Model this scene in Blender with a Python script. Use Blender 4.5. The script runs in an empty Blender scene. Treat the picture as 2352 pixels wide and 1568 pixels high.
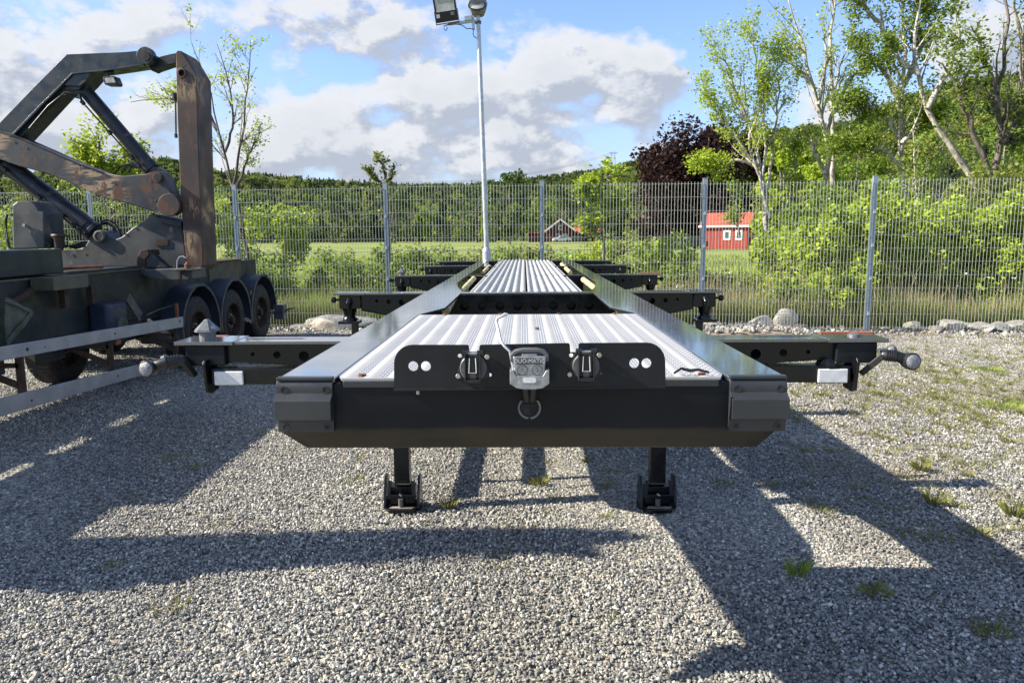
import bpy, bmesh, math, random
import numpy as np
from mathutils import Vector, Matrix
from mathutils.geometry import tessellate_polygon
S = bpy.context.scene
COL = S.collection
R = math.radians
rnd = random.Random(7)
nr = np.random.RandomState(11)

# ------------------------------------------------------------ camera, sky, sun
EYE = 1.83                                   # camera height above the yard
F_PX = 1720.0                                # focal length in picture units (picture 2352 wide)
PITCH, YAW, ROLL = R(8.1), R(0.97), R(0.4)
CAM_ROT = Matrix.Rotation(YAW, 3, 'Z') @ Matrix.Rotation(math.pi / 2 - PITCH, 3, 'X') @ Matrix.Rotation(-ROLL, 3, 'Z')
cam_d = bpy.data.cameras.new('camera')
cam = bpy.data.objects.new('camera', cam_d)
COL.objects.link(cam)
cam_d.sensor_width = 36.0
cam_d.lens = F_PX / 2352 * 36.0
cam_d.clip_start = 0.05
cam_d.clip_end = 5000
cam.matrix_world = Matrix.Translation((0, 0, EYE)) @ CAM_ROT.to_4x4()
S.camera = cam

SUN_K = Vector((1.46, 0.20, -1.0)).normalized()      # direction the light travels
sun_d = bpy.data.lights.new('sun', 'SUN')
sun_d.energy = 5.0
sun_d.angle = R(0.5)
sun_d.color = (1.0, 0.91, 0.78)
sun = bpy.data.objects.new('sun', sun_d)
COL.objects.link(sun)
sun.rotation_euler = SUN_K.to_track_quat('-Z', 'Y').to_euler()
sun.location = (-20, -5, 20)
SUN_EL = math.asin(-SUN_K.z)
SUN_AZ = math.atan2(-SUN_K.x, -SUN_K.y)              # clockwise from +Y

S.view_settings.view_transform = 'Standard'
S.view_settings.look = 'None'
S.view_settings.exposure = 1.25
S.view_settings.gamma = 1.0
S.view_settings.use_curve_mapping = False
try:
    S.cycles.max_bounces = 6
    S.cycles.transparent_max_bounces = 8
    S.cycles.use_denoising = True
except Exception:
    pass


def ray(x, y):
    return CAM_ROT @ Vector(((x - 1176) / F_PX, -(y - 784) / F_PX, -1))


def pt(x, y, Y):
    """world point seen at picture point (x, y) standing Y metres down the yard"""
    r = ray(x, y)
    t = Y / r.y
    return Vector((r.x * t, Y, EYE + r.z * t))


def ptx(x, y, X):
    r = ray(x, y)
    t = X / r.x
    return Vector((X, r.y * t, EYE + r.z * t))


def ptz(x, y, z=0.0):
    r = ray(x, y)
    t = (z - EYE) / r.z
    return Vector((r.x * t, r.y * t, z))


def azel(x, y):
    r = ray(x, y).normalized()
    return math.atan2(r.x, r.y), math.asin(r.z)


# ---- world: Nishita sky with procedural cumulus
W = bpy.data.worlds.new('World')
S.world = W
W.use_nodes = True
nt = W.node_tree
nt.nodes.clear()


def N(t, kind, **kw):
    n = t.nodes.new(kind)
    for k, v in kw.items():
        setattr(n, k, v)
    return n


def MATH(t, op, a, b=None, c=None, clamp=False):
    n = t.nodes.new('ShaderNodeMath')
    n.operation = op
    n.use_clamp = clamp
    for i, v in enumerate((a, b, c)):
        if v is None:
            continue
        if isinstance(v, (int, float)):
            n.inputs[i].default_value = v
        else:
            t.links.new(v, n.inputs[i])
    return n.outputs[0]


def MIXC(t, fac, a, b, blend='MIX'):
    n = t.nodes.new('ShaderNodeMix')
    n.data_type = 'RGBA'
    n.blend_type = blend
    for i, v in ((0, fac), (6, a), (7, b)):
        if isinstance(v, (int, float)):
            n.inputs[i].default_value = v
        elif isinstance(v, tuple):
            n.inputs[i].default_value = (*v, 1.0)
        else:
            t.links.new(v, n.inputs[i])
    return n.outputs[2]


# cloud blobs in picture positions: (x, y, half width, half height, weight)
CLOUDS = [
    (1440, 165, 190, 95, 1.0), (1200, 150, 170, 85, .9), (1330, 110, 60, 50, .5), (1540, 160, 70, 80, .6),
    (1000, 215, 230, 70, .8), (1130, 250, 150, 60, .6), (780, 250, 110, 60, .6), (640, 270, 120, 90, .8),
    (680, 360, 160, 70, .8), (960, 320, 170, 60, .9), (1000, 385, 330, 45, .9), (1240, 330, 160, 80, .8),
    (1440, 260, 70, 35, .8), (1500, 330, 90, 50, .6), (1160, 300, 60, 40, .5), (560, 160, 120, 50, .4),
    (240, 60, 300, 70, .6), (60, 220, 220, 160, .9), (300, 300, 160, 110, .7), (880, 40, 260, 60, .6), (620, 60, 200, 80, .55),
    (200, 400, 260, 70, .8), (2300, 60, 160, 110, .9), (1930, 280, 120, 70, .8), (2150, 170, 130, 90, .5), (1650, 430, 400, 50, .6),
    (700, -120, 500, 90, .5), (2500, 200, 200, 200, .8), (-200, 150, 300, 200, .8)]
GAPS = [
    (1420, 20, 230, 55, 1.1), (1130, 40, 120, 60, .55), (470, 110, 130, 45, .6), (760, 140, 110, 40, .6),
    (1690, 120, 130, 170, 1.3), (900, 262, 50, 30, .5), (1370, 285, 60, 45, .6), (1300, 235, 150, 18, .5),
    (610, 150, 60, 60, .4), (1040, 290, 60, 22, .5), (1560, 290, 60, 60, .7), (1800, 60, 200, 120, 1.0), (2050, 90, 90, 140, .6),
    (380, 90, 70, 60, .35), (300, 130, 60, 50, .3), (1500, -150, 400, 90, .7), (690, 190, 40, 30, .5)]


def cloud_group():
    g = bpy.data.node_groups.new('cloud_density', 'ShaderNodeTree')
    g.interface.new_socket('Vector', in_out='INPUT', socket_type='NodeSocketVector')
    g.interface.new_socket('Density', in_out='OUTPUT', socket_type='NodeSocketFloat')
    gi = g.nodes.new('NodeGroupInput')
    go = g.nodes.new('NodeGroupOutput')
    sp = g.nodes.new('ShaderNodeSeparateXYZ')
    g.links.new(gi.outputs[0], sp.inputs[0])
    az, el = sp.outputs[0], sp.outputs[1]
    # warp a little so the blobs are not ellipses
    comb = g.nodes.new('ShaderNodeCombineXYZ')
    g.links.new(az, comb.inputs[0])
    g.links.new(MATH(g, 'MULTIPLY', el, 1.5), comb.inputs[1])
    nz = N(g, 'ShaderNodeTexNoise')
    nz.inputs['Scale'].default_value = 9.5
    nz.inputs['Detail'].default_value = 9
    nz.inputs['Roughness'].default_value = .60
    g.links.new(comb.outputs[0], nz.inputs['Vector'])
    nz2 = N(g, 'ShaderNodeTexNoise')
    nz2.inputs['Scale'].default_value = 9.0
    nz2.inputs['Detail'].default_value = 3
    g.links.new(comb.outputs[0], nz2.inputs['Vector'])
    sc = g.nodes.new('ShaderNodeSeparateColor')
    g.links.new(nz2.outputs['Color'], sc.inputs[0])
    azw = MATH(g, 'ADD', az, MATH(g, 'MULTIPLY', MATH(g, 'SUBTRACT', sc.outputs[0], .5), .10))
    elw = MATH(g, 'ADD', el, MATH(g, 'MULTIPLY', MATH(g, 'SUBTRACT', sc.outputs[1], .5), .08))
    acc = MATH(g, 'MULTIPLY', MATH(g, 'SUBTRACT', nz.outputs[0], .5), 5.0)
    for sgn, L in ((1, CLOUDS), (-1, GAPS)):
        for (x, y, sx, sy, w) in L:
            a, e = azel(x, y)
            a2, _ = azel(x + sx, y)
            _, e2 = azel(x, y - sy)
            dx = MATH(g, 'DIVIDE', MATH(g, 'SUBTRACT', azw, a), abs(a2 - a))
            dy = MATH(g, 'DIVIDE', MATH(g, 'SUBTRACT', elw, e), abs(e2 - e))
            q = MATH(g, 'ADD', MATH(g, 'MULTIPLY', dx, dx), MATH(g, 'MULTIPLY', dy, dy))
            ex = MATH(g, 'EXPONENT', MATH(g, 'MULTIPLY', q, -1.0))
            acc = MATH(g, 'MULTIPLY_ADD', ex, w * sgn, acc)
    g.links.new(acc, go.inputs[0])
    return g


tc = N(nt, 'ShaderNodeTexCoord')
sep = N(nt, 'ShaderNodeSeparateXYZ')
nt.links.new(tc.outputs['Generated'], sep.inputs[0])
AZ = MATH(nt, 'ARCTAN2', sep.outputs[0], sep.outputs[1])
EL = MATH(nt, 'ARCSINE', sep.outputs[2])
cg = cloud_group()


def density(daz, de):
    cb = N(nt, 'ShaderNodeCombineXYZ')
    nt.links.new(MATH(nt, 'ADD', AZ, daz), cb.inputs[0])
    nt.links.new(MATH(nt, 'ADD', EL, de), cb.inputs[1])
    gn = N(nt, 'ShaderNodeGroup')
    gn.node_tree = cg
    nt.links.new(cb.outputs[0], gn.inputs[0])
    return gn.outputs[0]


d0 = density(0, 0)
d1 = density(-.016, .022)


def SMOOTH(t, v, lo, hi, a=0.0, b=1.0):
    n = N(t, 'ShaderNodeMapRange', interpolation_type='SMOOTHSTEP')
    n.inputs[1].default_value = lo
    n.inputs[2].default_value = hi
    n.inputs[3].default_value = a
    n.inputs[4].default_value = b
    t.links.new(v, n.inputs[0])
    return n.outputs[0]


mask = SMOOTH(nt, d0, -.15, .88)
light = SMOOTH(nt, MATH(nt, 'SUBTRACT', d0, d1), -.36, .40)
thick = SMOOTH(nt, d0, .5, 1.9)
cloud_c = MIXC(nt, light, (2.4, 2.62, 3.1), (4.2, 4.27, 4.4))
cloud_c = MIXC(nt, MATH(nt, 'MULTIPLY', thick, .28), cloud_c, (2.4, 2.65, 3.1))
sky = N(nt, 'ShaderNodeTexSky', sky_type='NISHITA')
sky.sun_disc = False
sky.sun_elevation = SUN_EL
sky.sun_rotation = SUN_AZ
sky.air_density = 1.0
sky.dust_density = .6
sky.ozone_density = 1.6
haze_up = SMOOTH(nt, EL, -.02, .26, .5, .0)
sky_c = MIXC(nt, 1.0, sky.outputs[0], (.95, 1.02, 1.25), 'MULTIPLY')
sky_c = MIXC(nt, haze_up, sky_c, (1.9, 2.35, 3.5))
col = MIXC(nt, MATH(nt, 'MULTIPLY', mask, .96), sky_c, cloud_c)
bg = N(nt, 'ShaderNodeBackground')
bg.inputs[1].default_value = .088
nt.links.new(col, bg.inputs[0])
wo = N(nt, 'ShaderNodeOutputWorld')
nt.links.new(bg.outputs[0], wo.inputs[0])


# ------------------------------------------------------------ materials
def new_mat(name):
    m = bpy.data.materials.new(name)
    m.use_nodes = True
    t = m.node_tree
    t.nodes.clear()
    out = N(t, 'ShaderNodeOutputMaterial')
    b = N(t, 'ShaderNodeBsdfPrincipled')
    t.links.new(b.outputs[0], out.inputs[0])
    return m, t, b, out


def noise(t, scale, detail=4, rough=.55, vec=None, stretch=None):
    n = N(t, 'ShaderNodeTexNoise')
    n.inputs['Scale'].default_value = scale
    n.inputs['Detail'].default_value = detail
    n.inputs['Roughness'].default_value = rough
    if vec is None:
        c = N(t, 'ShaderNodeTexCoord')
        vec = c.outputs['Object']
    if stretch:
        mp = N(t, 'ShaderNodeMapping')
        mp.inputs['Scale'].default_value = stretch
        t.links.new(vec, mp.inputs[0])
        vec = mp.outputs[0]
    t.links.new(vec, n.inputs['Vector'])
    return n.outputs[0]


def bump(t, b, h, strength, dist=.01):
    n = N(t, 'ShaderNodeBump')
    n.inputs['Strength'].default_value = strength
    n.inputs['Distance'].default_value = dist
    t.links.new(h, n.inputs['Height'])
    t.links.new(n.outputs[0], b.inputs['Normal'])


def worn(name, base, dark=None, rough=.45, metal=0.0, sc=6, rvar=.15, bmp=.05, wear=None, wear_lo=.6, wear_hi=.68, wear_sc=9,
         wear2=None, wear2_lo=.62, spec=.5, stretch=None, coat=0.0, patch=None):
    """painted or bare metal with tonal noise, uneven gloss and shaped wear patches"""
    m, t, b, _ = new_mat(name)
    if dark is None:
        dark = tuple(c * .72 for c in base)
    n1 = noise(t, sc, 6)
    c = MIXC(t, SMOOTH(t, n1, .35, .68), dark, base)
    r = SMOOTH(t, noise(t, sc * 1.7, 5), .3, .7, max(rough - rvar, .04), rough + rvar)
    if wear:
        wn = noise(t, wear_sc, 8, .68, stretch=stretch)
        wm = SMOOTH(t, wn, wear_lo, wear_hi)
        if patch:
            wm = MATH(t, 'MULTIPLY', wm, SMOOTH(t, noise(t, patch, 2), .50, .60))
        c = MIXC(t, wm, c, wear)
        r = MATH(t, 'MULTIPLY_ADD', wm, .3, r, clamp=True)
    if wear2:
        wn = noise(t, wear_sc * .55, 9, .72, stretch=(1.3, 1, .6))
        c = MIXC(t, SMOOTH(t, wn, wear2_lo, wear2_lo + .05), c, wear2)
    t.links.new(c, b.inputs['Base Color'])
    t.links.new(r, b.inputs['Roughness'])
    b.inputs['Metallic'].default_value = metal
    b.inputs['Specular IOR Level'].default_value = spec
    b.inputs['Coat Weight'].default_value = coat
    b.inputs['Coat Roughness'].default_value = .03 if coat < .9 else .07
    b.inputs['Coat IOR'].default_value = 1.5 if coat < .9 else 2.1
    if bmp:
        bump(t, b, noise(t, sc * 4, 8, .65), bmp, .01)
    return m


M = {}
M['black'] = worn('black_gloss_paint', (.0042, .0052, .0066), (.003, .004, .005), rough=.28, rvar=.08, spec=.4, bmp=.02, sc=5, wear=(.02, .019, .016), wear_lo=.70, wear_hi=.76, wear_sc=7)
M['rail'] = worn('charcoal_rail_paint', (.034, .040, .048), (.024, .029, .036), rough=.20, rvar=.08, bmp=.006, sc=3, wear=(.05, .05, .05), wear_lo=.72, wear_hi=.78, wear_sc=14, spec=.9, coat=1.0)
M['bumper'] = worn('dark_grey_paint', (0.032, 0.0344, 0.0376), (0.024, 0.0264, 0.0288), rough=.38, rvar=.08, bmp=.04, sc=8, wear=(0.08, 0.08, 0.076), wear_lo=.70, wear_hi=.73, wear_sc=16)
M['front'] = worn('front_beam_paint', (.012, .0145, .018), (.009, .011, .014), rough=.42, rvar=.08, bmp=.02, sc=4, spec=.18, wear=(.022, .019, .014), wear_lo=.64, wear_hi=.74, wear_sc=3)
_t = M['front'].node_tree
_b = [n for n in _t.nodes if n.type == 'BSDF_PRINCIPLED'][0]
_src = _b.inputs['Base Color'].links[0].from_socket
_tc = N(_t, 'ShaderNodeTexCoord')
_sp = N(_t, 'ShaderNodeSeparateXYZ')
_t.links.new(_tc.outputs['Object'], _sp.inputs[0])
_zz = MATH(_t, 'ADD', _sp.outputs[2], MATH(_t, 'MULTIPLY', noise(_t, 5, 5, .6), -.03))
_low_mask = MATH(_t, 'MULTIPLY', SMOOTH(_t, _zz, 1.288, 1.298, 1.0, 0.0), SMOOTH(_t, noise(_t, 3, 6, .6, stretch=(1, 1, 3)), .3, .6, .45, 1.0))
_low_brown = MIXC(_t, _low_mask, _src, (.042, .036, .026))  # lighter brown over the beam's lower bevel, broken up by noise
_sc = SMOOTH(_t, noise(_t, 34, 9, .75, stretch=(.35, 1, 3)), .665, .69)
_t.links.new(MIXC(_t, MATH(_t, 'MULTIPLY', _sc, .5), _low_brown, (.07, .065, .055)), _b.inputs['Base Color'])
M['bracket'] = worn('matt_black_plate', (.009, .0105, .0125), rough=.5, spec=.35, bmp=.05, sc=12)
M['alu'] = worn('bare_aluminium', (.78, .79, .78), (.60, .61, .61), rough=.36, metal=.55, rvar=.1, bmp=.04, sc=14)
M['tread'] = worn('tread_aluminium', (.60, .60, .58), (.56, .56, .54), rough=.36, metal=.35, rvar=.06, bmp=.01, sc=3)
M['treadgap'] = worn('tread_plate_base', (.40, .40, .385), (.36, .36, .35), rough=.42, metal=.4, rvar=.05, bmp=.01, sc=3)
M['corr'] = worn('corrugated_aluminium', (0.476, 0.4675, 0.425), (0.357, 0.3485, 0.3145), rough=.42, metal=.3, rvar=.1, bmp=.03, sc=9)
M['cast'] = worn('cast_silver', (.40, .41, .42), (.30, .31, .32), rough=.38, metal=.7, bmp=.08, sc=40)
M['castdark'] = worn('cast_grey', (.10, .105, .11), rough=.5, bmp=.08, sc=40)
M['galv'] = worn('galvanised_steel', (.50, .53, .55), (.38, .41, .43), rough=.42, metal=.45, rvar=.1, bmp=.02, sc=16)
M['wire'] = worn('fence_wire', (0.289, 0.3272, 0.2975), (0.2295, 0.2635, 0.238), rough=.5, metal=.1, bmp=0, sc=8)
M['post'] = worn('fence_post_paint', (0.255, 0.306, 0.34), (0.221, 0.272, 0.306), rough=.5, metal=.2, bmp=.01, sc=5)
M['conehead'] = worn('weathered_lock_head', (.13, .145, .15), (.09, .10, .105), rough=.4, bmp=.05, sc=30, wear=(.5, .5, .48), wear_lo=.58, wear_hi=.66, wear_sc=16)
M['zinc'] = worn('zinc_bolt', (.55, .54, .48), (.4, .4, .36), rough=.35, metal=.8, bmp=0, sc=30)
M['cream'] = worn('cream_strap', (.58, .50, .27), (.45, .38, .18), rough=.7, bmp=.05, sc=20)
M['rubber'] = worn('tyre_rubber', (.020, .020, .022), (.014, .014, .015), rough=.75, bmp=.1, sc=14, wear=(.07, .065, .058), wear_lo=.6, wear_hi=.8, wear_sc=5)
M['plastic'] = worn('black_plastic', (.011, .012, .013), rough=.42, bmp=.03, sc=20)
M['rust'] = worn('rust', (.20, .075, .032), (.09, .035, .018), rough=.8, bmp=.15, sc=12)
M['orange'] = worn('orange_primer', (.30, .10, .045), (.20, .07, .03), rough=.7, bmp=.05, sc=14)
M['white'] = worn('white_lens', (0.68, 0.697, 0.697), (0.561, 0.578, 0.578), rough=.25, bmp=.03, sc=30)
M['lampbody'] = worn('lamp_housing', (.20, .20, .185), (.15, .15, .14), rough=.6, bmp=.03, sc=20)
M['glass'] = worn('lamp_glass', (.46, .46, .38), (.30, .30, .26), rough=.15, bmp=.2, sc=25, spec=.8)
M['lens'] = worn('frosted_lens', (.24, .25, .26), (.13, .14, .15), rough=.25, bmp=.3, sc=120)
M['reflector'] = worn('bright_reflector', (.85, .86, .86), (.6, .62, .62), rough=.2, metal=.4, bmp=.1, sc=12)
# old side loader
M['navy'] = worn('faded_navy_paint', (.014, .026, .036), (.008, .015, .022), rough=.40, rvar=.14, bmp=.08, sc=4, wear=(.075, .10, .12), wear_lo=.58, wear_hi=.8, wear_sc=10, wear2=(.20, .10, .045), wear2_lo=.70)
M['arm'] = worn('scraped_arm_paint', (.045, .048, .050), (.024, .026, .029), rough=.55, bmp=.15, sc=3, wear=(.36, .26, .16), wear_lo=.45, wear_hi=.54, wear_sc=7, wear2=(.10, .046, .026), wear2_lo=.53, stretch=(.7, 1, 3.2), patch=1.0)
M['mast'] = worn('rusted_mast_paint', (.080, .046, .031), (.042, .030, .025), rough=.62, bmp=.15, sc=2.2, wear=(.30, .21, .12), wear_lo=.46, wear_hi=.54, wear_sc=9, wear2=(.095, .046, .026), wear2_lo=.54, stretch=(2.0, 1, .7), patch=1.1)
M['ped'] = worn('dusty_pedestal_paint', (0.096, 0.0944, 0.084), (0.0304, 0.0384, 0.0464), rough=.6, bmp=.15, sc=2.2, wear=(0.216, 0.18, 0.128), wear_lo=.58, wear_hi=.72, wear_sc=6, wear2=(0.104, 0.052, 0.024), wear2_lo=.70)
M['cyl'] = worn('dirty_cylinder_paint', (0.0208, 0.0272, 0.0336), (0.0104, 0.0144, 0.0184), rough=.45, bmp=.1, sc=4, wear=(0.16, 0.136, 0.088), wear_lo=.58, wear_hi=.72, wear_sc=7, wear2=(0.128, 0.056, 0.024), wear2_lo=.64)
M['frame'] = worn('old_frame_paint', (.022, .028, .026), (.012, .016, .015), rough=.6, bmp=.1, sc=3, wear=(.06, .045, .03), wear_lo=.62, wear_hi=.76, wear_sc=6)
M['olive'] = worn('olive_end_plate', (.10, .096, .062), (.07, .068, .045), rough=.6, bmp=.08, sc=4, wear=(.12, .07, .04), wear_lo=.64, wear_hi=.7, wear_sc=8)
M['fender'] = worn('blue_black_mudguard', (.036, .048, .064), (.025, .034, .048), rough=.5, bmp=.04, sc=4, wear=(.14, .15, .16), wear_lo=.60, wear_hi=.8, wear_sc=6)
M['tank'] = worn('blue_tank', (.020, .032, .060), rough=.5, bmp=.04, sc=5)
M['guard'] = worn('weathered_aluminium', (0.39, 0.3975, 0.405), (0.315, 0.3225, 0.33), rough=.5, metal=.35, bmp=.03, sc=5, wear=(0.27, 0.2475, 0.21), wear_lo=.66, wear_hi=.8, wear_sc=9)
M['brown'] = worn('brown_rusty_steel', (0.05525, 0.02925, 0.0156), (0.02925, 0.0182, 0.0117), rough=.75, bmp=.1, sc=9)
M['chock'] = worn('mossy_pale_plastic', (.10, .11, .085), (.06, .068, .04), rough=.7, bmp=.08, sc=10)


def leaf_mat(name, c1, c2, c3, trans=.35):
    """leaves: colour differs leaf by leaf"""
    m = bpy.data.materials.new(name)
    m.use_nodes = True
    t = m.node_tree
    t.nodes.clear()
    out = N(t, 'ShaderNodeOutputMaterial')
    geo = N(t, 'ShaderNodeNewGeometry')
    ramp = N(t, 'ShaderNodeValToRGB')
    ramp.color_ramp.elements[0].color = (*c1, 1)
    ramp.color_ramp.elements[1].color = (*c3, 1)
    e = ramp.color_ramp.elements.new(.5)
    e.color = (*c2, 1)
    oi = N(t, 'ShaderNodeObjectInfo')
    v = MATH(t, 'ADD', MATH(t, 'MULTIPLY', geo.outputs['Random Per Island'], .7), MATH(t, 'MULTIPLY', oi.outputs['Random'], .3))
    t.links.new(v, ramp.inputs[0])
    d = N(t, 'ShaderNodeBsdfPrincipled')
    d.inputs['Roughness'].default_value = .55
    d.inputs['Specular IOR Level'].default_value = .3
    t.links.new(ramp.outputs[0], d.inputs['Base Color'])
    tr = N(t, 'ShaderNodeBsdfTranslucent')
    t.links.new(MIXC(t, .5, ramp.outputs[0], tuple(min(1, c * 1.8) for c in c3)), tr.inputs[0])
    mx = N(t, 'ShaderNodeMixShader')
    mx.inputs[0].default_value = trans
    t.links.new(d.outputs[0], mx.inputs[1])
    t.links.new(tr.outputs[0], mx.inputs[2])
    t.links.new(mx.outputs[0], out.inputs[0])
    return m


M['leaf_fresh'] = leaf_mat('fresh_green_leaves', (0.1483, 0.2176, 0.0178), (0.267, 0.356, 0.02967), (0.4154, 0.4945, 0.05934))
M['leaf_mid'] = leaf_mat('mid_green_leaves', (0.06261, 0.106, 0.01348), (0.13, 0.1926, 0.02312), (0.2312, 0.3082, 0.04334))
M['leaf_olive'] = leaf_mat('olive_green_leaves', (0.07912, 0.1038, 0.01978), (0.1582, 0.1879, 0.0356), (0.2571, 0.2868, 0.06428))
M['leaf_beech'] = leaf_mat('copper_beech_leaves', (0.0096, 0.0056, 0.0064), (0.0208, 0.0096, 0.0104), (0.048, 0.0176, 0.016), .2)
M['leaf_conifer'] = leaf_mat('spruce_needles', (.014, .032, .014), (.026, .055, .022), (.045, .085, .032), .1)
M['leaf_forest'] = leaf_mat('forest_leaves', (.032, .055, .014), (.062, .10, .022), (.115, .16, .036), .2)
M['grass'] = leaf_mat('grass_blades', (0.1118, 0.1634, 0.01892), (0.1978, 0.2666, 0.0344), (0.3096, 0.3612, 0.0688), .3)
M['weed'] = leaf_mat('dull_weed_blades', (0.086, 0.1032, 0.0215), (0.1634, 0.172, 0.043), (0.258, 0.2408, 0.086), .25)
M['dry'] = leaf_mat('dry_grass_blades', (0.16, 0.136, 0.064), (0.272, 0.224, 0.12), (0.368, 0.32, 0.192), .2)
M['flower'] = leaf_mat('white_flowers', (.6, .6, .5), (.7, .7, .6), (.8, .8, .7), .2)


def bark_mat(name, a, b_, sc=9, stretch=(1, 1, .3)):
    m, t, b, _ = new_mat(name)
    n = noise(t, sc, 7, .65, stretch=stretch)
    t.links.new(MIXC(t, SMOOTH(t, n, .38, .62), a, b_), b.inputs['Base Color'])
    b.inputs['Roughness'].default_value = .85
    bump(t, b, n, .4, .02)
    return m


M['bark_pale'] = bark_mat('pale_bark', (.20, .18, .15), (.52, .48, .42))
M['bark_dark'] = bark_mat('dark_bark', (.05, .042, .034), (.15, .125, .10))
M['bark_grey'] = bark_mat('grey_bark', (.11, .10, .085), (.27, .25, .22))


def rock_mat(name, a, b_):
    m, t, b, _ = new_mat(name)
    n = noise(t, 5, 9, .65)
    t.links.new(MIXC(t, SMOOTH(t, n, .35, .65), a, b_), b.inputs['Base Color'])
    b.inputs['Roughness'].default_value = .85
    bump(t, b, noise(t, 14, 9, .7), .5, .03)
    return m


M['rock'] = rock_mat('pale_rock', (.44, .39, .30), (.72, .66, .54))
M['rock_dark'] = rock_mat('brown_rock', (.14, .11, .085), (.30, .25, .20))

# gravel stones: every stone its own tone
m, t, b, _ = new_mat('gravel_stone')
oi = N(t, 'ShaderNodeObjectInfo')
ramp = N(t, 'ShaderNodeValToRGB')
cr = ramp.color_ramp
for i, (p, c) in enumerate([(0, (.085, .087, .085)), (.2, (.15, .154, .148)), (.42, (.24, .243, .224)), (.62, (.345, .343, .305)), (.76, (.43, .38, .315)), (.86, (.26, .27, .245)), (1, (.72, .70, .61))]):
    e = cr.elements[i] if i < 2 and False else (cr.elements[0] if i == 0 else (cr.elements[-1] if i == 6 else cr.elements.new(p)))
    e.position = p
    e.color = (*c, 1)
t.links.new(oi.outputs['Random'], ramp.inputs[0])
n1 = noise(t, 2.5, 3)
gp = N(t, 'ShaderNodeNewGeometry')
patch = SMOOTH(t, noise(t, .55, 6, .6, gp.outputs['Position']), .50, .66)
sx_ = N(t, 'ShaderNodeSeparateXYZ')
t.links.new(gp.outputs['Position'], sx_.inputs[0])
side_ = SMOOTH(t, sx_.outputs[0], 1.0, 4.0, .25, .75)
cst = MIXC(t, MATH(t, 'MULTIPLY', patch, side_), ramp.outputs[0], (.20, .165, .12))
moss = MATH(t, 'MULTIPLY', SMOOTH(t, noise(t, 1.4, 7, .7, gp.outputs['Position']), .56, .64), SMOOTH(t, sx_.outputs[0], 1.4, 3.6, .0, .6))
cst = MIXC(t, moss, cst, (.13, .14, .045))
track = SMOOTH(t, noise(t, .45, 4, .55, gp.outputs['Position'], stretch=(1.6, .35, 1)), .32, .68, .74, 1.12)
tv = N(t, 'ShaderNodeVectorMath', operation='SCALE')
t.links.new(cst, tv.inputs[0])
t.links.new(track, tv.inputs['Scale'])
t.links.new(tv.outputs[0], b.inputs['Base Color'])
b.inputs['Roughness'].default_value = .7
M['stone'] = m

# gravel ground sheet
m, t, b, _ = new_mat('gravel_ground')
tcg = N(t, 'ShaderNodeTexCoord')
vor = N(t, 'ShaderNodeTexVoronoi')
vor.inputs['Scale'].default_value = 42
t.links.new(tcg.outputs['Object'], vor.inputs['Vector'])
vs = N(t, 'ShaderNodeSeparateColor')
t.links.new(vor.outputs['Color'], vs.inputs[0])
ramp = N(t, 'ShaderNodeValToRGB')
cr = ramp.color_ramp
cr.elements[0].color = (.06, .06, .055, 1)
cr.elements[1].color = (.50, .48, .38, 1)
for p, c in [(.35, (.15, .15, .13)), (.65, (.26, .255, .21)), (.8, (.33, .29, .22))]:
    e = cr.elements.new(p)
    e.color = (*c, 1)
t.links.new(vs.outputs[0], ramp.inputs[0])
big = noise(t, .35, 5, .6, tcg.outputs['Object'])
dirt = SMOOTH(t, big, .52, .68)
c = MIXC(t, MATH(t, 'MULTIPLY', dirt, .55), ramp.outputs[0], (.15, .115, .08))
t.links.new(c, b.inputs['Base Color'])
b.inputs['Roughness'].default_value = .85
bump(t, b, MATH(t, 'SUBTRACT', 1.0, vor.outputs['Distance']), .9, .012)
M['gravel'] = m

m, t, b, _ = new_mat('meadow_ground')
tcg = N(t, 'ShaderNodeTexCoord')
g1 = noise(t, .06, 6, .6, tcg.outputs['Object'])
g2 = noise(t, 1.3, 6, .7, tcg.outputs['Object'])
c = MIXC(t, SMOOTH(t, g1, .35, .65), (.15, .20, .025), (.25, .28, .05))
c = MIXC(t, SMOOTH(t, g2, .4, .7, 0, .5), c, (.11, .15, .025))
t.links.new(c, b.inputs['Base Color'])
b.inputs['Roughness'].default_value = .9
bump(t, b, g2, .8, .1)
M['meadow'] = m
M['hill'] = bark_mat('forest_floor', (.02, .035, .014), (.035, .055, .02), .05, (1, 1, 1))

# buildings
m, t, b, _ = new_mat('falu_red_boards')
tcg = N(t, 'ShaderNodeTexCoord')
wv = N(t, 'ShaderNodeTexNoise')
wv.inputs['Scale'].default_value = 1.5
t.links.new(tcg.outputs['Object'], wv.inputs['Vector'])
t.links.new(MIXC(t, wv.outputs[0], (.26, .035, .025), (.36, .055, .04)), b.inputs['Base Color'])
b.inputs['Roughness'].default_value = .8
M['falu'] = m
M['falu_dark'] = worn('dark_red_boards', (.10, .018, .014), rough=.8, bmp=0, sc=1)
M['tile'] = worn('orange_red_roof', (.42, .085, .05), (.34, .065, .04), rough=.6, bmp=0, sc=.8)
M['trim'] = worn('white_trim', (.75, .75, .72), (.65, .65, .62), rough=.6, bmp=0, sc=3)
M['pane'] = worn('window_glass', (.06, .08, .09), (.04, .05, .06), rough=.1, bmp=0, sc=1, spec=.8)
M['carw'] = worn('white_car_paint', (.62, .66, .70), (.58, .62, .66), rough=.2, bmp=0, sc=1)
M['card'] = worn('dark_car_paint', (.03, .035, .045), rough=.2, bmp=0, sc=1)


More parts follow.
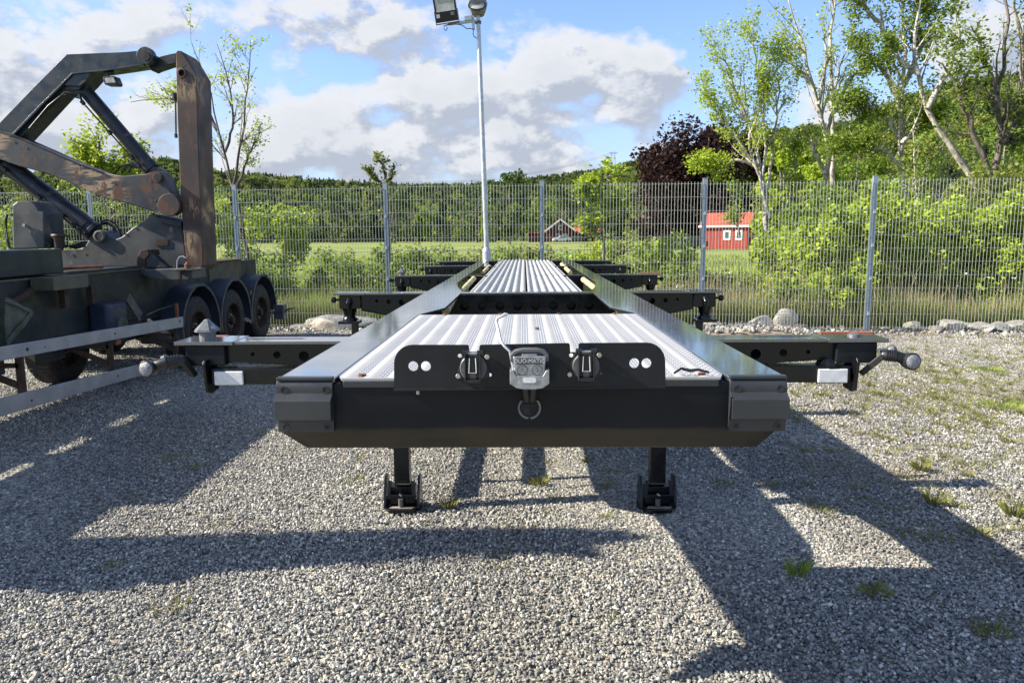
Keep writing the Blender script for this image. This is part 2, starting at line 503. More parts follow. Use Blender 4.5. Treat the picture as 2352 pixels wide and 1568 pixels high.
# ------------------------------------------------------------ mesh helpers
class MB:
    def __init__(s):
        s.v = []
        s.f = []

    def add(s, vs, fs):
        o = len(s.v)
        s.v.extend([tuple(v) for v in vs])
        s.f.extend([tuple(i + o for i in f) for f in fs])
        return s

    def box(s, x0, x1, y0, y1, z0, z1):
        v = [(x0, y0, z0), (x1, y0, z0), (x1, y1, z0), (x0, y1, z0), (x0, y0, z1), (x1, y0, z1), (x1, y1, z1), (x0, y1, z1)]
        return s.add(v, [(3, 2, 1, 0), (4, 5, 6, 7), (0, 1, 5, 4), (1, 2, 6, 5), (2, 3, 7, 6), (3, 0, 4, 7)])

    def bar(s, a, b_, w, h, up=(0, 0, 1)):
        """rectangular bar from a to b"""
        a, b_ = Vector(a), Vector(b_)
        d = (b_ - a).normalized()
        u = Vector(up)
        if abs(d.dot(u)) > .98:
            u = Vector((0, 1, 0))
        sdir = d.cross(u).normalized()
        u = sdir.cross(d).normalized()
        v = []
        for p in (a, b_):
            for i, j in ((-1, -1), (1, -1), (1, 1), (-1, 1)):
                v.append(p + sdir * (w / 2 * i) + u * (h / 2 * j))
        return s.add(v, [(0, 1, 2, 3), (7, 6, 5, 4), (0, 4, 5, 1), (1, 5, 6, 2), (2, 6, 7, 3), (3, 7, 4, 0)])

    def tube(s, path, rad, n=10, cap=True):
        path = [Vector(p) for p in path]
        if not hasattr(rad, '__len__'):
            rad = [rad] * len(path)
        rings = []
        ref = None
        for i, p in enumerate(path):
            d = (path[min(i + 1, len(path) - 1)] - path[max(i - 1, 0)]).normalized()
            if ref is None:
                ref = Vector((0, 0, 1)) if abs(d.z) < .9 else Vector((0, 1, 0))
            sd = d.cross(ref).normalized()
            u = sd.cross(d).normalized()
            rings.append([p + (sd * math.cos(k * 2 * math.pi / n) + u * math.sin(k * 2 * math.pi / n)) * rad[i] for k in range(n)])
        v = [q for r_ in rings for q in r_]
        f = []
        for i in range(len(path) - 1):
            for k in range(n):
                k2 = (k + 1) % n
                f.append((i * n + k, i * n + k2, (i + 1) * n + k2, (i + 1) * n + k))
        if cap:
            f.append(tuple(range(n - 1, -1, -1)))
            f.append(tuple((len(path) - 1) * n + k for k in range(n)))
        return s.add(v, f)

    def cyl(s, c, axis, r, h, n=16):
        c = Vector(c)
        a = Vector(axis).normalized()
        return s.tube([c - a * h / 2, c + a * h / 2], r, n)

    def lathe(s, c, axis, prof, n=24, cap=True):
        """prof: (distance along the axis, radius)"""
        a = Vector(axis).normalized()
        u = a.cross(Vector((0, 0, 1)) if abs(a.z) < .9 else Vector((0, 1, 0))).normalized()
        w = a.cross(u).normalized()
        v = [Vector(c) + a * p + (u * math.cos(k * 2 * math.pi / n) + w * math.sin(k * 2 * math.pi / n)) * max(r_, 1e-4) for p, r_ in prof for k in range(n)]
        f = [(i * n + k, i * n + (k + 1) % n, (i + 1) * n + (k + 1) % n, (i + 1) * n + k) for i in range(len(prof) - 1) for k in range(n)]
        if cap:
            f.append(tuple(range(n - 1, -1, -1)))
            f.append(tuple((len(prof) - 1) * n + k for k in range(n)))
        return s.add(v, f)

    def plate(s, loops, a, b_):
        """polygon loops (first the outline, then holes) of 2-D points, thickened between a and b by function"""
        pts = [Vector((p[0], p[1], 0)) for L in loops for p in L]
        tris = tessellate_polygon([[Vector((p[0], p[1], 0)) for p in L] for L in loops])
        n = len(pts)
        va = [a(p.x, p.y) for p in pts]
        vb = [b_(p.x, p.y) for p in pts]
        f = [tuple(t_) for t_ in tris] + [tuple(i + n for i in reversed(t_)) for t_ in tris]
        o = 0
        for L in loops:
            m_ = len(L)
            for i in range(m_):
                j = (i + 1) % m_
                f.append((o + i, o + j, n + o + j, n + o + i))
            o += m_
        return s.add(va + vb, f)

    def plate_y(s, loops, y0, y1):
        return s.plate(loops, lambda x, z: (x, y0, z), lambda x, z: (x, y1, z))

    def plate_z(s, loops, z0, z1):
        return s.plate(loops, lambda x, y: (x, y, z0), lambda x, y: (x, y, z1))

    def plate_x(s, loops, x0, x1):
        return s.plate(loops, lambda y, z: (x0, y, z), lambda y, z: (x1, y, z))


def circ(cx, cy, r, n=16, r2=None):
    r2 = r2 or r
    return [(cx + r * math.cos(i * 2 * math.pi / n), cy + r2 * math.sin(i * 2 * math.pi / n)) for i in range(n)]


def obj(name, mb, mat, parent=None, bevel=0.0, smooth=False, seg=2, label=None):
    me = bpy.data.meshes.new(name)
    me.from_pydata(mb.v, [], mb.f)
    bm = bmesh.new()
    bm.from_mesh(me)
    bmesh.ops.recalc_face_normals(bm, faces=bm.faces)
    bm.to_mesh(me)
    bm.free()
    if isinstance(mat, str):
        mat = M[mat]
    me.materials.append(mat)
    if smooth:
        me.shade_smooth()
        me.set_sharp_from_angle(angle=R(38))
    o = bpy.data.objects.new(name, me)
    COL.objects.link(o)
    attach(o, parent)
    if bevel:
        md = o.modifiers.new('edge', 'BEVEL')
        md.width = bevel
        md.segments = seg
        md.limit_method = 'ANGLE'
        md.angle_limit = R(35)
        md.harden_normals = True
        me.shade_smooth()
        me.set_sharp_from_angle(angle=R(38))
    if label:
        o['label'] = label
    return o


WLOC = {}


def attach(o, parent, at=(0, 0, 0)):
    """parent o and keep it at world position at"""
    at = Vector(at)
    if parent is not None:
        o.parent = parent
        o.location = at - WLOC.get(parent.name, Vector((0, 0, 0)))
    else:
        o.location = at
    WLOC[o.name] = at
    return o


def thing(name, label, cat, loc=(0, 0, 0), group=None):
    o = bpy.data.objects.new(name, None)
    o.empty_display_size = .3
    COL.objects.link(o)
    o.location = loc
    WLOC[o.name] = Vector(loc)
    o['label'] = label
    o['category'] = cat
    if group:
        o['group'] = group
    return o


def tag(o, label, cat, group=None, kind=None):
    if label:
        o['label'] = label
    if cat:
        o['category'] = cat
    if group:
        o['group'] = group
    if kind:
        o['kind'] = kind
    return o


def np_mesh(name, V, Fc, mat, parent=None, n=4, smooth=False):
    """quick mesh from numpy arrays; faces all with n corners"""
    me = bpy.data.meshes.new(name)
    V = np.asarray(V, dtype=np.float32)
    Fc = np.asarray(Fc, dtype=np.int32)
    me.vertices.add(len(V))
    me.vertices.foreach_set('co', V.ravel())
    me.loops.add(Fc.size)
    me.loops.foreach_set('vertex_index', Fc.ravel())
    me.polygons.add(len(Fc))
    me.polygons.foreach_set('loop_start', np.arange(0, Fc.size, n, dtype=np.int32))
    if smooth:
        me.polygons.foreach_set('use_smooth', np.ones(len(Fc), dtype=bool))
    me.update(calc_edges=True)
    me.validate()
    me.materials.append(M[mat] if isinstance(mat, str) else mat)
    o = bpy.data.objects.new(name, me)
    COL.objects.link(o)
    attach(o, parent)
    return o


def copy_tree(o, parent=None):
    c = o.copy()
    COL.objects.link(c)
    c.parent = parent
    for ch in list(o.children):
        copy_tree(ch, c)
    return c


# ------------------------------------------------------------ ground
def fence_y(x):
    return 14.35 - .078 * (x - .34)


def structure(name, mb, mat):
    o = obj(name, mb, mat)
    o['kind'] = 'structure'
    return o


mb = MB()
nx, ny = 60, 40
vs, fs = [], []
for j in range(ny + 1):
    for i in range(nx + 1):
        x = -24 + 48 * i / nx
        yb = fence_y(x) + .75
        y = -14 + (yb + 14) * j / ny
        vs.append((x, y, .012 * math.sin(x * 1.3 + y * .7) * math.sin(y * .9) * (1 if 3 < y < 13 else .3) - .006))
for j in range(ny):
    for i in range(nx):
        a = j * (nx + 1) + i
        fs.append((a, a + 1, a + nx + 2, a + nx + 1))
mb.add(vs, fs)
o = structure('gravel_yard', mb, 'gravel')
o.data.shade_smooth()

mb = MB()
xs = [-1600, -300, -60, -24, 0, 24, 60, 300, 1600]
vs = [(x, y, -.03) for y in (-400, -14, 14, 40, 120, 400, 1800) for x in xs]
fs = [(j * 9 + i, j * 9 + i + 1, (j + 1) * 9 + i + 1, (j + 1) * 9 + i) for j in range(6) for i in range(8)]
mb.add(vs, fs)
structure('meadow', mb, 'meadow')

# wooded hills behind: ridge line read off as picture heights of the tree tops
RIDGE = [(-500, 420, 700), (0, 408, 700), (120, 395, 700), (230, 380, 700), (380, 366, 700), (440, 376, 700), (520, 394, 700), (620, 404, 720),
         (760, 415, 740), (900, 424, 760), (1060, 424, 760), (1200, 412, 720), (1300, 400, 680), (1400, 386, 640), (1470, 366, 560),
         (1560, 335, 480), (1700, 310, 420), (1850, 290, 380), (1960, 278, 340), (2060, 235, 320), (2180, 200, 300), (2360, 175, 300), (2900, 180, 300)]
TREE_H = 13.0


def ridge_at(az):
    pts_ = RIDGE_W
    for (a0, h0, r0), (a1, h1, r1) in zip(pts_, pts_[1:]):
        if a0 <= az <= a1:
            k = (az - a0) / (a1 - a0)
            return h0 + (h1 - h0) * k, r0 + (r1 - r0) * k
    return (pts_[0][1:] if az < pts_[0][0] else pts_[-1][1:])


RIDGE_W = []
for x, y, r_ in RIDGE:
    a, e = azel(x, y)
    RIDGE_W.append((a, max(math.tan(e) * r_ + EYE - TREE_H * .9, 0), r_))


def hill_h(az, r_):
    h, rr = ridge_at(az)
    r0 = 215 if rr > 450 else 90 + (rr - 300) * .8
    k = min(max((r_ - r0) / (rr - r0), 0), 1)
    k = k * k * (3 - 2 * k)
    return -.5 + (h + .5) * k


az_l = np.linspace(R(-58), R(58), 140)
vs, fs = [], []
fr = [.12, .2, .3, .4, .5, .6, .7, .8, .9, 1.0, 1.15, 1.5]
for a in az_l:
    rr = ridge_at(a)[1]
    for k in fr:
        r_ = rr * k
        vs.append((r_ * math.sin(a), r_ * math.cos(a), hill_h(a, r_)))
nk = len(fr)
for i in range(len(az_l) - 1):
    for k in range(nk - 1):
        a = i * nk + k
        fs.append((a, a + nk, a + nk + 1, a + 1))
structure('hill', MB().add(vs, fs), 'hill').data.shade_smooth()

# ------------------------------------------------------------ container trailer (empty chassis in front)
T = thing('container_trailer', 'empty glossy black container chassis trailer seen head-on with checker plate deck', 'trailer', (0.015, 1.98, 0))
XC = .015                                    # centre line
ZT = 1.45                                    # top of the frame


def X(x):
    return XC + x


# side rails: top flange, web, bottom flange
for sd in (-1, 1):
    tp = [(-.685, 1.985), (-.530, 1.985), (-.530, 3.62), (-.437, 3.96), (-.437, 5.10), (-.50, 5.5), (-.560, 6.05), (-.560, 12.0), (-.685, 12.0)]
    tp = [(X(sd * -x), y) for x, y in tp]
    rail = obj('side_rail', MB().plate_z([tp], ZT - .014, ZT), 'rail', T, bevel=.003)
    side = [(1.99, ZT - .015), (12.0, ZT - .015), (12.0, .80), (4.98, .80), (4.70, .84), (4.50, 1.02), (4.2, 1.06), (2.8, 1.13), (2.35, 1.235), (1.99, 1.31)]
    mbw = MB().plate_x([side], X(sd * .652), X(sd * .664))
    obj('rail_web', mbw, 'black', rail)
    bt = [(4.98, .80), (12.0, .80), (12.0, .815), (4.98, .815)]
    obj('bottom_flange', MB().plate_x([bt], X(sd * .58), X(sd * .685)), 'black', rail)

# front bolster
zb0, zb1, zb2 = ZT, 1.307, 1.238
prof = [(1.985, ZT - .016), (1.985, zb1), (1.992, zb1 - .010), (2.032, zb2 + .004), (2.045, zb2), (2.35, zb2), (2.35, ZT - .016)]
mb = MB()
nseg = 24
vs = []
for i in range(nseg + 1):
    x = -.685 + 1.37 * i / nseg
    ex = max(0, (abs(x) - .632) / .053)
    for (y, z) in prof:
        if z < zb1 + .001:
            z = max(z, zb2 + ex * .055)
        vs.append((X(x), y, z))
n = len(prof)
fs = [(i * n + k, i * n + (k + 1) % n, (i + 1) * n + (k + 1) % n, (i + 1) * n + k) for i in range(nseg) for k in range(n)]
fs += [tuple(range(n)), tuple(nseg * n + k for k in range(n))]
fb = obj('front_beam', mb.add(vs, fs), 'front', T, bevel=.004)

# pressed corner bumpers with raised band
for sd in (-1, 1):
    zt = ZT - .004
    pr = [(1.985, zt), (1.974, zt - .012), (1.972, zt - .022), (1.972, 1.410), (1.966, 1.406), (1.948, 1.394), (1.946, 1.342), (1.970, 1.336), (1.972, 1.334), (1.972, 1.303), (1.984, 1.300)]
    x0, x1 = X(sd * .686), X(sd * .534)
    vs = [(x, y, z) for x in (x0, x1) for y, z in pr]
    n = len(pr)
    fs = [(k, k + 1, n + k + 1, n + k) for k in range(n - 1)] + [(0, n, 2 * n - 1, n - 1), tuple(range(n)), tuple(range(n, 2 * n))]
    cb = obj('corner_bumper', MB().add(vs, fs), 'bumper', T, bevel=.0012)
    for xx in (.665, .552):
        for zz in (1.420, 1.317):
            obj('bolt_hole', MB().plate_y([circ(X(sd * xx), zz, .0105, 16), circ(X(sd * xx), zz, .0072, 16)], 1.9700, 1.9722), 'zinc' if False else 'bumper', cb)
            obj('hole_shade_disc', MB().cyl((X(sd * xx), 1.9712, zz), (0, 1, 0), .0071, .001, 12), 'rubber', cb)  # dark disc standing in for the shade inside the hole
    obj('end_lip', MB().box(min(x0, x1), max(x0, x1), 1.976, 2.0, ZT - .006, ZT + .003), 'bumper', cb, bevel=.002)

# checker plate deck
dk = [(-.527, 2.03), (-.510, 1.983), (.510, 1.983), (.527, 2.03), (.527, 3.62), (-.527, 3.62)]
deck = obj('deck_plate', MB().plate_z([[(X(x), y) for x, y in dk]], ZT - .008, ZT - .002), 'treadgap', T)
V, Fq = [], []
pitch = .0325
cols = int(1.04 / pitch)
for i in range(cols):
    cx = -.52 + pitch * (i + .5)
    for j in range(int(1.62 / pitch)):
        cy = 1.995 + pitch * (j + .5)
        for k in (-1, 0, 1):
            if i % 2 == 0:
                c0, a, bb = (cx + .0, cy + k * .0108), (.0185, .0), (0, .0030)
            else:
                c0, a, bb = (cx + k * .0095, cy + .5 * pitch * abs(k)), (.0, .0135), (.0027, 0)
            o_ = len(V)
            z = ZT - .002
            V += [(X(c0[0] - a[0]), c0[1] - a[1], z), (X(c0[0] - bb[0]), c0[1] - bb[1], z), (X(c0[0] + a[0]), c0[1] + a[1], z), (X(c0[0] + bb[0]), c0[1] + bb[1], z),
                  (X(c0[0] - a[0] * .5), c0[1] - a[1] * .5, z + .0022), (X(c0[0] + a[0] * .5), c0[1] + a[1] * .5, z + .0022)]
            Fq += [(o_, o_ + 1, o_ + 4), (o_ + 1, o_ + 5, o_ + 4), (o_ + 1, o_ + 2, o_ + 5), (o_ + 2, o_ + 3, o_ + 5), (o_ + 3, o_ + 4, o_ + 5), (o_ + 3, o_, o_ + 4)]
tb = np_mesh('tread_bars', V, Fq, 'tread', deck, n=3)
tb['kind'] = 'stuff'
for (x, y) in [(-.462, 2.02), (.468, 2.02), (-.40, 3.60), (-.13, 3.60), (.15, 3.60), (.42, 3.60)]:
    obj('rivet', MB().cyl((X(x), y, ZT + .001), (0, 0, 1), .011, .006, 8), 'rust', deck)
obj('rivet', MB().cyl((X(.035), 3.02, ZT + .003), (0, 0, 1), .009, .01, 8), 'castdark', deck)
# light grey edge strip under the plate
obj('plate_edge', MB().plate_z([[(X(x), y) for x, y in [(-.52, 2.02), (-.505, 1.979), (.505, 1.979), (.52, 2.02)]]], ZT - .026, ZT - .0085), 'bumper', deck, bevel=.002)

# coupling bracket plate
PY = 1.925


def loopD(pts_, Y):
    return [(pt(x, y, Y).x, pt(x, y, Y).z) for x, y in pts_]


def arc(cx, cy, r_, a0, a1, n=8):
    return [(cx + r_ * math.cos(R(a0 + (a1 - a0) * i / n)), cy - r_ * math.sin(R(a0 + (a1 - a0) * i / n))) for i in range(n + 1)]


outl = [(905, 893)] + arc(947, 834, 42, 180, 90) + arc(1072, 797, 5, 90, 0, 4) + [(1078, 813), (1100, 813)] + arc(1106, 797, 5, 180, 90, 4) + \
       arc(1304, 793, 5, 90, 0, 4) + [(1310, 809), (1328, 809)] + arc(1334, 793, 5, 180, 90, 4) + arc(1486, 829, 42, 90, 0) + [(1529, 886)]
holes = [circ(949, 841, 11.5, 18), circ(978, 841, 11.5, 18), circ(1457, 834, 11.5, 18), circ(1485, 834, 11.5, 18),
         circ(1056, 817, 5, 12), circ(1125, 861, 4.5, 12), circ(1312, 816, 5, 12), circ(1377, 858, 4.5, 12)]
bp = obj('coupling_bracket', MB().plate_y([loopD(L, PY) for L in [outl] + holes], PY, PY + .006), 'bracket', T, bevel=.0012)
lo = [pt(905, 893, PY), pt(1529, 886, PY)]
obj('folded_lip', MB().bar(lo[0] + Vector((0, .03, -.003)), lo[1] + Vector((0, .03, -.003)), .062, .006), 'bracket', bp, bevel=.001)


def socket(cx, cy, name):
    """round trailer socket with sprung flap"""
    c = pt(cx, cy, PY)
    k = PY / F_PX

    def q(dx, dy, yy):
        p = c + Vector((dx * k, 0, -dy * k))
        return Vector((p.x, PY - yy, p.z))
    base = obj(name, MB().cyl(q(0, 0, .008), (0, 1, 0), 30 * k, .016, 28), 'plastic', bp, bevel=.001)
    flg = [(-20, -36), (20, -36), (24, -30), (37, 12), (37, 24), (24, 30), (-24, 30), (-40, 28), (-40, 22), (-24, -30)]
    obj('flange', MB().plate_y([[(q(x, y, 0).x, q(x, y, 0).z) for x, y in flg]], PY - .003, PY), 'plastic', base, bevel=.001)
    obj('ring', MB().lathe(q(0, 0, .016), (0, -1, 0), [(0, 31 * k), (.006, 31 * k), (.008, 29 * k), (.008, 25 * k)], 28), 'castdark', base, smooth=True)
    lid = MB()
    for s_ in (-1, 1):
        lid.plate_x([[(PY - .012, q(0, -36, 0).z), (PY - .042, q(0, -36, 0).z), (PY - .046, q(0, 30, 0).z), (PY - .016, q(0, 34, 0).z)]], q(s_ * 17 - 1.5, 0, 0).x, q(s_ * 17 + 1.5, 0, 0).x)
    obj('flap_cheek', lid, 'plastic', base, bevel=.0008)
    mb_ = MB().plate_y([[(q(x, y, 0).x, q(x, y, 0).z) for x, y in [(-15, -26), (15, -26), (15, 22), (-15, 22)]]], PY - .034, PY - .030)
    mb_.bar(q(0, 27, .045), q(0, 27, .020), 30 * k, 8 * k)
    obj('flap', mb_, 'plastic', base, bevel=.001)
    for s_ in (-1, 1):
        obj('hinge_knuckle', MB().cyl(q(s_ * 17, -36, .030), (1, 0, 0), 7 * k, 13 * k, 14), 'plastic', base, smooth=True)
    obj('spring', MB().tube([q(-7, -26, .040), q(-8.5, 8, .043), q(8.5, 8, .043), q(7, -26, .040)], 1.1 * k, 6), 'reflector', base)
    obj('hinge_pin', MB().cyl(q(0, -36, .030), (1, 0, 0), 2.5 * k, 30 * k, 8), 'zinc', base)
    obj('flap_tongue', MB().plate_y([[(q(x, y, 0).x, q(x, y, 0).z) for x, y in [(-7, 6), (7, 6), (7, 22), (-7, 22)]]], PY - .038, PY - .034), 'castdark', base)
    for (dx, dy) in ((32, -24), (-36, 21)):
        b1 = obj('hex_bolt', MB().cyl(q(dx, dy, .006), (0, 1, 0), 6.2 * k, .008, 6), 'zinc', base, bevel=.001)
    return base


socket(1088, 842, 'trailer_socket')
socket(1344, 838, 'trailer_socket')

# the two-line air coupling in the middle
k = PY / F_PX
c0 = pt(1216, 838, PY)


def dq(dx, dy, yy):
    return Vector((c0.x + dx * k, PY - yy, c0.z - dy * k))


def dpoly(pts_, y0, y1):
    return MB().plate_y([[(dq(x, y, 0).x, dq(x, y, 0).z) for x, y in pts_]], PY - y1, PY - y0)


dm = obj('air_coupling', dpoly([(-38, -26), (38, -26), (34, 22), (30, 34), (-30, 34), (-34, 22)], .01, .042), 'cast', bp, bevel=.004)
low = [(-45, 4), (-38, 5), (-30, 18), (30, 18), (38, 5), (45, 4), (45, 36), (30, 46), (12, 49), (-12, 49), (-30, 46), (-45, 36)]
obj('lower_shell', dpoly(low, .004, .050), 'cast', dm, bevel=.006, seg=3)
obj('side_jaw', dpoly([(-45, 5), (-34, 5), (-28, 38), (-45, 34)], .002, .036), 'cast', dm, bevel=.003)
obj('side_jaw', dpoly([(45, 5), (34, 5), (28, 38), (45, 34)], .002, .036), 'cast', dm, bevel=.003)
hood = [(-44, -12), (-44, -30), (-36, -38), (-16, -42), (16, -42), (36, -38), (44, -30), (44, -12), (36, -12), (36, -26), (24, -33), (-24, -33), (-36, -26), (-36, -12)]
obj('hood', dpoly(hood, .002, .034), 'castdark', dm, bevel=.003)
obj('hood_window', dpoly([(-28, -36), (28, -36), (30, -22), (-30, -22)], .012, .030), 'tank', dm, bevel=.002)
obj('hood_badge', dpoly([(-17, -31), (17, -31), (18, -26), (-18, -26)], .030, .034), 'cast', dm, bevel=.002)
obj('name_panel', dpoly([(-31, -23), (31, -23), (30, -8), (-30, -8)], .041, .0426), 'castdark', dm, bevel=.001)
for s_, w in ((-1, '1'), (1, '2')):
    cc = dq(s_ * 17, 5, 0)
    obj('port_ring', MB().plate_y([circ(cc.x, cc.z, 12.4 * k, 24), circ(cc.x, cc.z, 10.6 * k, 24)], PY - .0442, PY - .041), 'castdark', dm)
    obj('port_ring', MB().plate_y([circ(cc.x, cc.z, 10.6 * k, 24)], PY - .0430, PY - .041), 'cast', dm)
obj('type_plate', dpoly([(-15, 24), (-12, 21), (12, 21), (15, 24), (15, 30), (12, 33), (-12, 33), (-15, 30)], .050, .0515), 'white', dm)
obj('plate_surround', dpoly([(-27, 17), (27, 17), (25, 37), (-25, 37)], .046, .0504), 'cast', dm, bevel=.002)


def text(name, body, size, loc, mat, parent, depth=.0008, rot=(math.pi / 2, 0, 0)):
    cu = bpy.data.curves.new(name, 'FONT')
    cu.body = body
    cu.size = size
    cu.extrude = depth
    cu.align_x = 'CENTER'
    cu.align_y = 'CENTER'
    tmp = bpy.data.objects.new(name + '_tmp', cu)
    COL.objects.link(tmp)
    me = bpy.data.meshes.new_from_object(tmp.evaluated_get(bpy.context.evaluated_depsgraph_get()))
    bpy.data.objects.remove(tmp)
    me.materials.clear()
    me.materials.append(M[mat])
    o_ = bpy.data.objects.new(name, me)
    COL.objects.link(o_)
    attach(o_, parent, loc)
    o_.rotation_euler = rot
    return o_


text('lettering', 'DUO-MATIC', 12.6 * k, dq(0, -15.5, .0432), 'alu', dm)
text('lettering', '1', 14 * k, dq(-17, 5, .0434), 'castdark', dm)
text('lettering', '2', 14 * k, dq(17, 5, .0434), 'castdark', dm)
# hooked lever
lev = [(-36, 10, .03), (-40, -10, .028), (-45, -36, .024), (-58, -48, .02), (-66, -58, .01), (-72, -84, -.01), (-77, -102, -.02), (-74, -108, -.02), (-65, -112, -.02), (-56, -117, -.02), (-50, -116, -.02)]
obj('release_lever', MB().tube([dq(*p) for p in lev], [3.2 * k] * 8 + [3.6 * k, 4 * k, 3.4 * k], 8), 'galv', dm, smooth=True)
# hoses below and the slotted ring where they enter the beam
for s_ in (-1, 1):
    obj('air_hose', MB().tube([dq(s_ * 10, 46, .0), dq(s_ * 9, 62, -.02), dq(s_ * 7, 84, -.03), dq(s_ * 6, 104, -.075)], .011, 10), 'plastic', T, smooth=True)
rc = pt(1216, 935, 1.983)
rk = 1.983 / F_PX
ring = obj('cable_hole', MB().cyl(rc + Vector((0, .0, 0)), (0, 1, 0), 23 * rk, .004, 28), 'rubber', fb)
mb = MB()
for i in range(46):
    a = 2 * math.pi * i / 46
    if abs(i - 11.5) < 6 or abs(i - 34.5) < 1.2:
        continue
    dx, dz = math.cos(a), math.sin(a)
    p = rc + Vector((dx * 24.5 * rk, -.004, dz * 24.5 * rk))
    mb.bar(p - Vector((dx, 0, dz)) * .002, p + Vector((dx, 0, dz)) * .0032, .0016, .008, up=(0, 1, 0))
eg = obj('edge_guard', mb, 'cast', fb)
eg['kind'] = 'stuff'
obj('edge_guard_ring', MB().lathe(rc, (0, -1, 0), [(.001, 23 * rk), (.006, 23 * rk), (.006, 25 * rk), (.001, 25 * rk)], 28), 'castdark', fb)
obj('stud', MB().cyl(pt(960, 899, 1.95), (0, 0, 1), .005, .014, 8), 'zinc', bp)
# small cable with lugs lying by the right plate corner
q0 = ptz(1548, 857, ZT + .006)
obj('short_cable', MB().tube([q0, q0 + Vector((.02, .006, .012)), q0 + Vector((.045, .006, .006)), q0 + Vector((.065, -.002, .010)), q0 + Vector((.095, .0, .002))], [.003, .004, .005, .004, .003], 8), 'plastic', T, smooth=True)

# perforated cross beam and plain cross members
zc0 = 1.27
hl = [circ(X(-.415 + .1185 * i), 1.362, .031, 16) for i in range(8)]
hl = [h for h in hl if abs(h[0][0]) < .6]
cbm = obj('cross_beam', MB().plate_y([[(X(-.64), zc0), (X(.64), zc0), (X(.64), 1.436), (X(-.64), 1.436)]] + hl, 4.97, 4.978), 'black', T)
obj('top_flange', MB().box(X(-.437), X(.437), 4.95, 5.06, 1.437, 1.449), 'rail', cbm, bevel=.002)
obj('back_web', MB().plate_y([[(X(-.64), 1.0), (X(.64), 1.0), (X(.64), 1.436), (X(-.64), 1.436)]], 5.03, 5.038), 'black', cbm)
for yy in (7.25, 9.42, 11.4):
    obj('cross_beam', MB().box(X(-.555), X(.555), yy, yy + .09, 1.25, 1.438), 'black', T, bevel=.003)
obj('cross_beam', MB().box(X(-.64), X(.64), 3.55, 3.66, 1.15, 1.43), 'black', T, bevel=.003)

# twist-lock arms
ARM_Y = [2.70, 5.00, 7.20, 9.42, 11.0]


def cone(x, y, z, parent, s_=1.0):
    """pyramid-topped twist-lock head"""
    r0 = .034 * s_
    ring0 = [(x + r0 * a, y + r0 * b_ * 1.0, z + .0) for a, b_ in ((-.7, -.7), (.7, -.7), (.7, .7), (-.7, .7))]
    r1 = .040 * s_
    ring1 = [(x + r1 * a, y + r1 * b_, z + .028 * s_) for a, b_ in ((-1, -.6), (-.6, -1), (.6, -1), (1, -.6), (1, .6), (.6, 1), (-.6, 1), (-1, .6))]
    ring2 = [(x + r1 * a * .95, y + r1 * b_ * .95, z + .036 * s_) for a, b_ in ((-1, -.6), (-.6, -1), (.6, -1), (1, -.6), (1, .6), (.6, 1), (-.6, 1), (-1, .6))]
    top = [(x + .007 * a, y + .007 * b_, z + .072 * s_) for a, b_ in ((-1, -.6), (-.6, -1), (.6, -1), (1, -.6), (1, .6), (.6, 1), (-.6, 1), (-1, .6))]
    mb_ = MB().cyl((x, y, z + .012), (0, 0, 1), .030 * s_, .026, 16)
    v = ring1 + ring2 + top
    f = [tuple(range(8))[::-1]] + [(i, (i + 1) % 8, 8 + (i + 1) % 8, 8 + i) for i in range(8)] + [(8 + i, 8 + (i + 1) % 8, 16 + (i + 1) % 8, 16 + i) for i in range(8)] + [tuple(16 + i for i in range(8))]
    mb_.add(v, f)
    return obj('twist_lock_head', mb_, 'conehead', parent)


